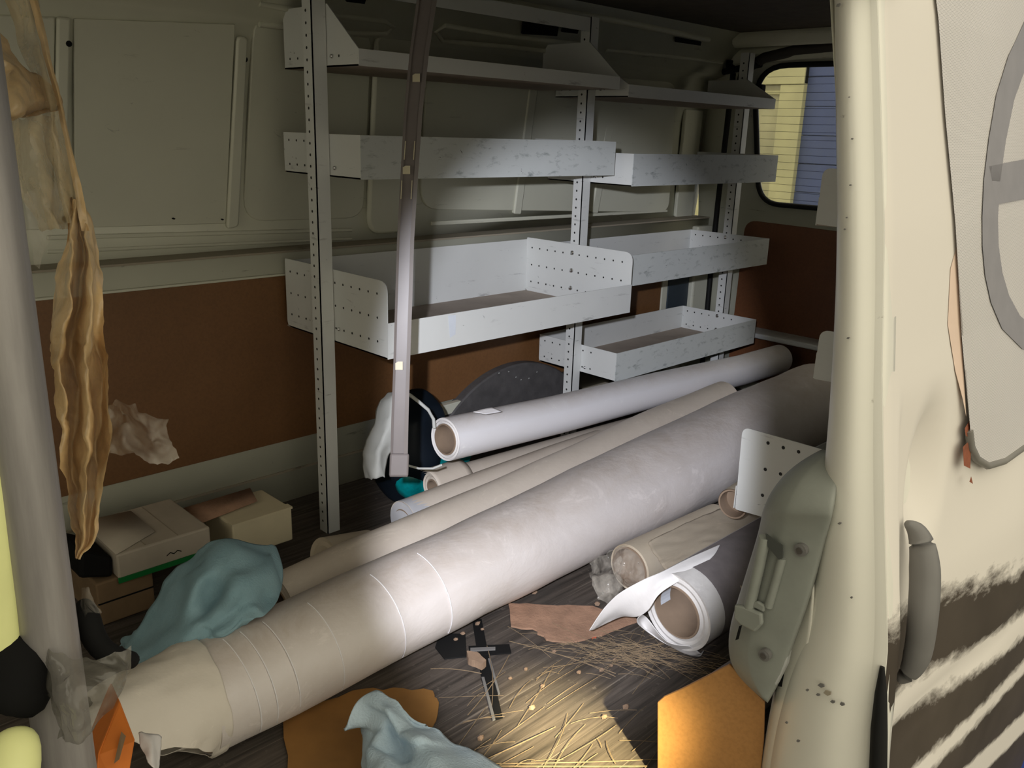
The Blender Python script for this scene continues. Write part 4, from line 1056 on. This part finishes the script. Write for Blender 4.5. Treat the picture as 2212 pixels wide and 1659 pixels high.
rows = [Zr((728, 1585, .075), (760, 1540, .10), (800, 1514, .115), (850, 1525, .11), (900, 1556, .10)),
        Zr((742, 1598, .055), (790, 1560, .09), (830, 1545, .12), (880, 1562, .10), (930, 1578, .085)),
        Zr((775, 1592, .05), (800, 1585, .09), (840, 1580, .085), (900, 1590, .115), (970, 1606, .075)),
        Zr((778, 1640, .05), (810, 1625, .10), (856, 1612, .07), (920, 1618, .10), (1000, 1630, .06)),
        Zr((790, 1700, .06), (830, 1680, .11), (880, 1668, .08), (950, 1660, .09), (1040, 1650, .045)),
        Zr((800, 1800, .08), (840, 1790, .12), (900, 1780, .10), (980, 1760, .09), (1090, 1690, .03))]
tw2 = net('towel', rows, 'towel2', None, 3, .004, .018, 11)
tag(tw2, 'pale blue towel crumpled on the floor at the front', 'towel')

# card scraps
def scrap(name, label, px, z, th, mat, cat='card scrap', jag=.004):
    pts = []
    for i, p in enumerate(px):
        a = PZ(*p, z); b = PZ(*px[(i + 1) % len(px)], z)
        for k in range(4):
            q = a.lerp(b, k / 4); pts.append(q + Vector((random.uniform(-1, 1), random.uniform(-1, 1), 0)) * (jag if k else 0))
    o = prism(name, pts, (0, 0, th), mat, None); return tag(o, label, cat)
scrap('card_scrap', 'torn brown cardboard piece on the floor below the clear film twist', [(1098, 1306), (1180, 1310), (1280, 1312), (1370, 1335), (1376, 1345), (1300, 1375), (1230, 1390), (1180, 1384), (1150, 1360), (1104, 1355)], .003, .004, 'cardscrap')
scrap('card_scrap', 'orange-brown card sheet on the floor behind the pale blue towel', [(640, 1545), (760, 1495), (850, 1488), (935, 1495), (948, 1520), (935, 1570), (880, 1640), (800, 1720), (630, 1720), (612, 1560)], .003, .003, 'cardorange')
scrap('wood_piece', 'short broken orange-brown wood piece lying across the floor slot', [(1008, 1420), (1030, 1422), (1050, 1440), (1040, 1448), (1012, 1436)], .012, .015, 'chip', 'wood piece', .001)
# recessed floor slot: dark channel with steel lips
slot = thing('trim_5', None, None, PZ(1060, 1450, 0)); struct(slot, 'black seat-anchor slot let into the floor')
def fpoly(name, px, z, th, mat): return prism(name, [PZ(*p, z) for p in px], (0, 0, th), mat, slot)
fpoly('slot_bed', [(1020, 1340), (1040, 1338), (1058, 1430), (1086, 1552), (1066, 1558), (1040, 1470)], .001, .0015, 'dark')
fpoly('slot_lip', [(1054, 1425), (1060, 1425), (1080, 1500), (1076, 1502)], .0025, .003, 'darkplastic')
fpoly('slot_lip', [(1040, 1465), (1046, 1465), (1070, 1556), (1064, 1558)], .0025, .003, 'darkplastic')
fpoly('slot_plate', [(1012, 1398), (1100, 1394), (1104, 1412), (1016, 1420)], .001, .003, 'dark')
fpoly('slot_cover', [(950, 1370), (1005, 1372), (1008, 1420), (960, 1425), (940, 1400)], .001, .003, 'rubber')
fpoly('slot_bar', [(1016, 1402), (1070, 1400), (1070, 1405), (1016, 1408)], .0045, .003, 'darkplastic')

# dry needles strewn over the floor
V, F = [], []
def needle(p, q, r=.00055, sag=.012):
    a, b = PZ(*p, .004), PZ(*q, .004); mid = (a + b) / 2 + Vector((random.uniform(-1, 1), random.uniform(-1, 1), 0)) * (a - b).length * .10 + Vector((0, 0, random.uniform(.001, sag)))
    path = [(a * (1 - t) + mid * t) * (1 - t) + (mid * (1 - t) + b * t) * t for t in np.linspace(0, 1, 6)]
    v, f = tubev(path, r, 3, False); n = len(V); V.extend(v); F.extend([tuple(i + n for i in g) for g in f])
for _ in range(150):
    x = random.gauss(1360, 90); y = 1410 + (x - 1360) * .12 + random.gauss(0, 22)
    a = random.gauss(.15, .22) if random.random() < .9 else random.uniform(-1.2, 1.2); l = random.uniform(40, 150)
    needle((x - l / 2 * math.cos(a), y - l / 2 * math.sin(a)), (x + l / 2 * math.cos(a), y + l / 2 * math.sin(a)))
for _ in range(34):
    x, y = random.uniform(1000, 1420), random.uniform(1400, 1655); a = random.gauss(-.55, .4); l = random.uniform(30, 170)
    needle((x - l / 2 * math.cos(a), y - l / 2 * math.sin(a)), (x + l / 2 * math.cos(a), y + l / 2 * math.sin(a)))
for a, b in (((930, 1445), (1040, 1455)), ((1052, 1395), (1062, 1530)), ((1100, 1385), (1330, 1455)), ((1190, 1410), (1330, 1462)), ((1010, 1545), (1100, 1415)), ((1000, 1650), (1420, 1640)), ((1020, 1655), (1400, 1655)), ((1000, 1560), (1090, 1548)), ((1310, 1600), (1330, 1650)), ((1290, 1595), (1300, 1615)), ((1050, 1640), (1200, 1570))):
    needle(a, b, .0009)
nd = mk('dry_needles', V, F, 'straw'); tag(nd, 'dry pine needles and straw scattered over the floor', 'needles', kind='stuff')
# chips
chips = [(1032, 1350), (1042, 1362), (1000, 1372), (985, 1385), (1136, 1448), (1102, 1468), (1172, 1485), (1197, 1410), (1328, 1428), (1320, 1440), (1306, 1552), (1352, 1530), (1038, 1598), (1290, 1308), (1300, 1450), (1148, 1532), (1155, 1283), (1250, 1455)]
for i, (x, y) in enumerate(chips):
    c = PZ(x, y, 0); s = random.uniform(.004, .0075)
    bm = bmesh.new(); bmesh.ops.create_icosphere(bm, subdivisions=1, radius=s)
    for v in bm.verts: v.co = Vector((v.co.x * random.uniform(.8, 1.4), v.co.y * random.uniform(.6, 1.1), v.co.z * .7))
    bm.verts.index_update(); vv = [v.co + c + Vector((0, 0, s * .62)) for v in bm.verts]; ff = [tuple(v.index for v in f.verts) for f in bm.faces]; bm.free()
    tag(mk('wood_chip', vv, ff, 'chip'), 'tiny pale wood chip lying loose on the dark floor', 'wood chip', 'wood chips on the floor')

# ================================================================== GREY COVER AND LOOSE BOARD BY THE PILLAR
gc = thing('latch_cover', 'grey moulded plastic cover with two screws beside the door pillar', 'plastic cover', PX(1660, 1480, .97))
def gpt(px, py, dx=0): return PX(px, py, .985 + dx)
# lofted shell: rows down the part, columns across it
rowsg = [(1778, 1822, 972, .05), (1728, 1818, 1000, .026), (1692, 1812, 1030, .002), (1662, 1806, 1070, -.014), (1649, 1798, 1104, -.018), (1646, 1797, 1112, -.013), (1640, 1786, 1150, -.002),
         (1618, 1768, 1220, -.002), (1597, 1748, 1290, -.002), (1577, 1726, 1350, -.002), (1572, 1708, 1400, 0), (1579, 1694, 1440, 0), (1606, 1678, 1475, .002), (1644, 1658, 1508, .004)]
rows = []
for xl, xr, y, dx in rowsg:
    wd = xr - xl; r = [gpt(xl, y - 4, dx + .05), gpt(xl, y, dx + .022), gpt(xl + 1, y, dx + .018)]
    for t, d_ in ((.10, .004), (.30, -.004), (.34, -.005), (.62, -.005), (.92, -.002), (.98, .001)):
        r.append(gpt(xl + wd * t, y + 10 * t, dx + d_))
    r += [gpt(xr, y + 10, dx + .008), gpt(xr + 1, y + 10, dx + .05)]
    rows.append(r)
mk('cover_shell', [p for r in rows for p in r], gridf(len(rows), len(rows[0])), 'greyplastic', gc, smooth=180, sub=2, solid=.003, offset=-1)
# grip: the shade of its recess is a dark patch laid on the face
gv = [(1658, 1150), (1700, 1182), (1688, 1210), (1650, 1320), (1618, 1335), (1640, 1230)]
prism('grip_shade', [gpt(x, y, -.0145) for x, y in ((1655, 1152), (1692, 1178), (1692, 1205), (1684, 1208), (1660, 1180))], (-.002, 0, 0), plain('recess_shadow_grey', (.06, .065, .06), .6), gc)
tube('grip_rib', [gpt(x, y, -.012) for x, y in ((1652, 1160), (1640, 1220), (1626, 1280), (1614, 1330))], .008, 'greyplastic', gc, 10)
tube('grip_rib', [gpt(x, y, -.010) for x, y in ((1690, 1205), (1676, 1255), (1660, 1310))], .006, 'greyplastic', gc, 10)
prism('latch_tab', [gpt(x, y, -.012) for x, y in ((1592, 1302), (1612, 1306), (1650, 1322), (1652, 1345), (1636, 1362), (1604, 1345), (1590, 1330))], (-.008, 0, 0), 'greyplastic', gc, bevel=.003)
prism('latch_tab', [gpt(x, y, -.010) for x, y in ((1622, 1300), (1640, 1296), (1656, 1306), (1654, 1320), (1630, 1308))], (-.006, 0, 0), 'greyplastic', gc, bevel=.002)
prism('latch_slot', [gpt(x, y, -.016) for x, y in ((1598, 1352), (1603, 1350), (1596, 1380), (1590, 1382))], (-.002, 0, 0), 'dark', gc)
for x, y in ((1731, 1187), (1653, 1414)):
    q = gpt(x, y, -.010)
    tube('screw_cup', [q + Vector((.004, 0, 0)), q + Vector((-.004, 0, 0))], .0085, 'darkplastic', gc, 16)
    tube('screw', [q + Vector((-.003, 0, 0)), q + Vector((-.0062, 0, 0))], .0045, 'steel', gc, 12)
prism('dark_gap', [PX(x, y, 1.018) for x, y in ((1790, 1120), (1790, 1180), (1716, 1490), (1680, 1482), (1740, 1250))], (.01, 0, 0), 'dark', gc)  # black strip in place of the shade between cover and pillar
prism('hinge_block', [gpt(x, y, .012) for x, y in ((1700, 1405), (1712, 1402), (1706, 1430), (1684, 1475), (1676, 1458))], (-.012, 0, 0), plain('pale_grey_metal', (.42, .43, .42), .4), gc, bevel=.002)
# loose tan hardboard
bp_ = [(1420, 1518), (1434, 1506), (1470, 1490), (1576, 1436), (1600, 1462), (1652, 1518), (1650, 1600), (1640, 1700), (1420, 1700)]
n_ = Vector((-.93, -.36, 0)); o_ = PX(1420, 1600, .985)
pb_ = prism('loose_board', [PP(x, y, o_, n_) for x, y in bp_], -n_ * .006, 'hardboard_pale', None, bevel=.0015)
tag(pb_, 'tan hardboard offcut standing below the grey cover', 'board')
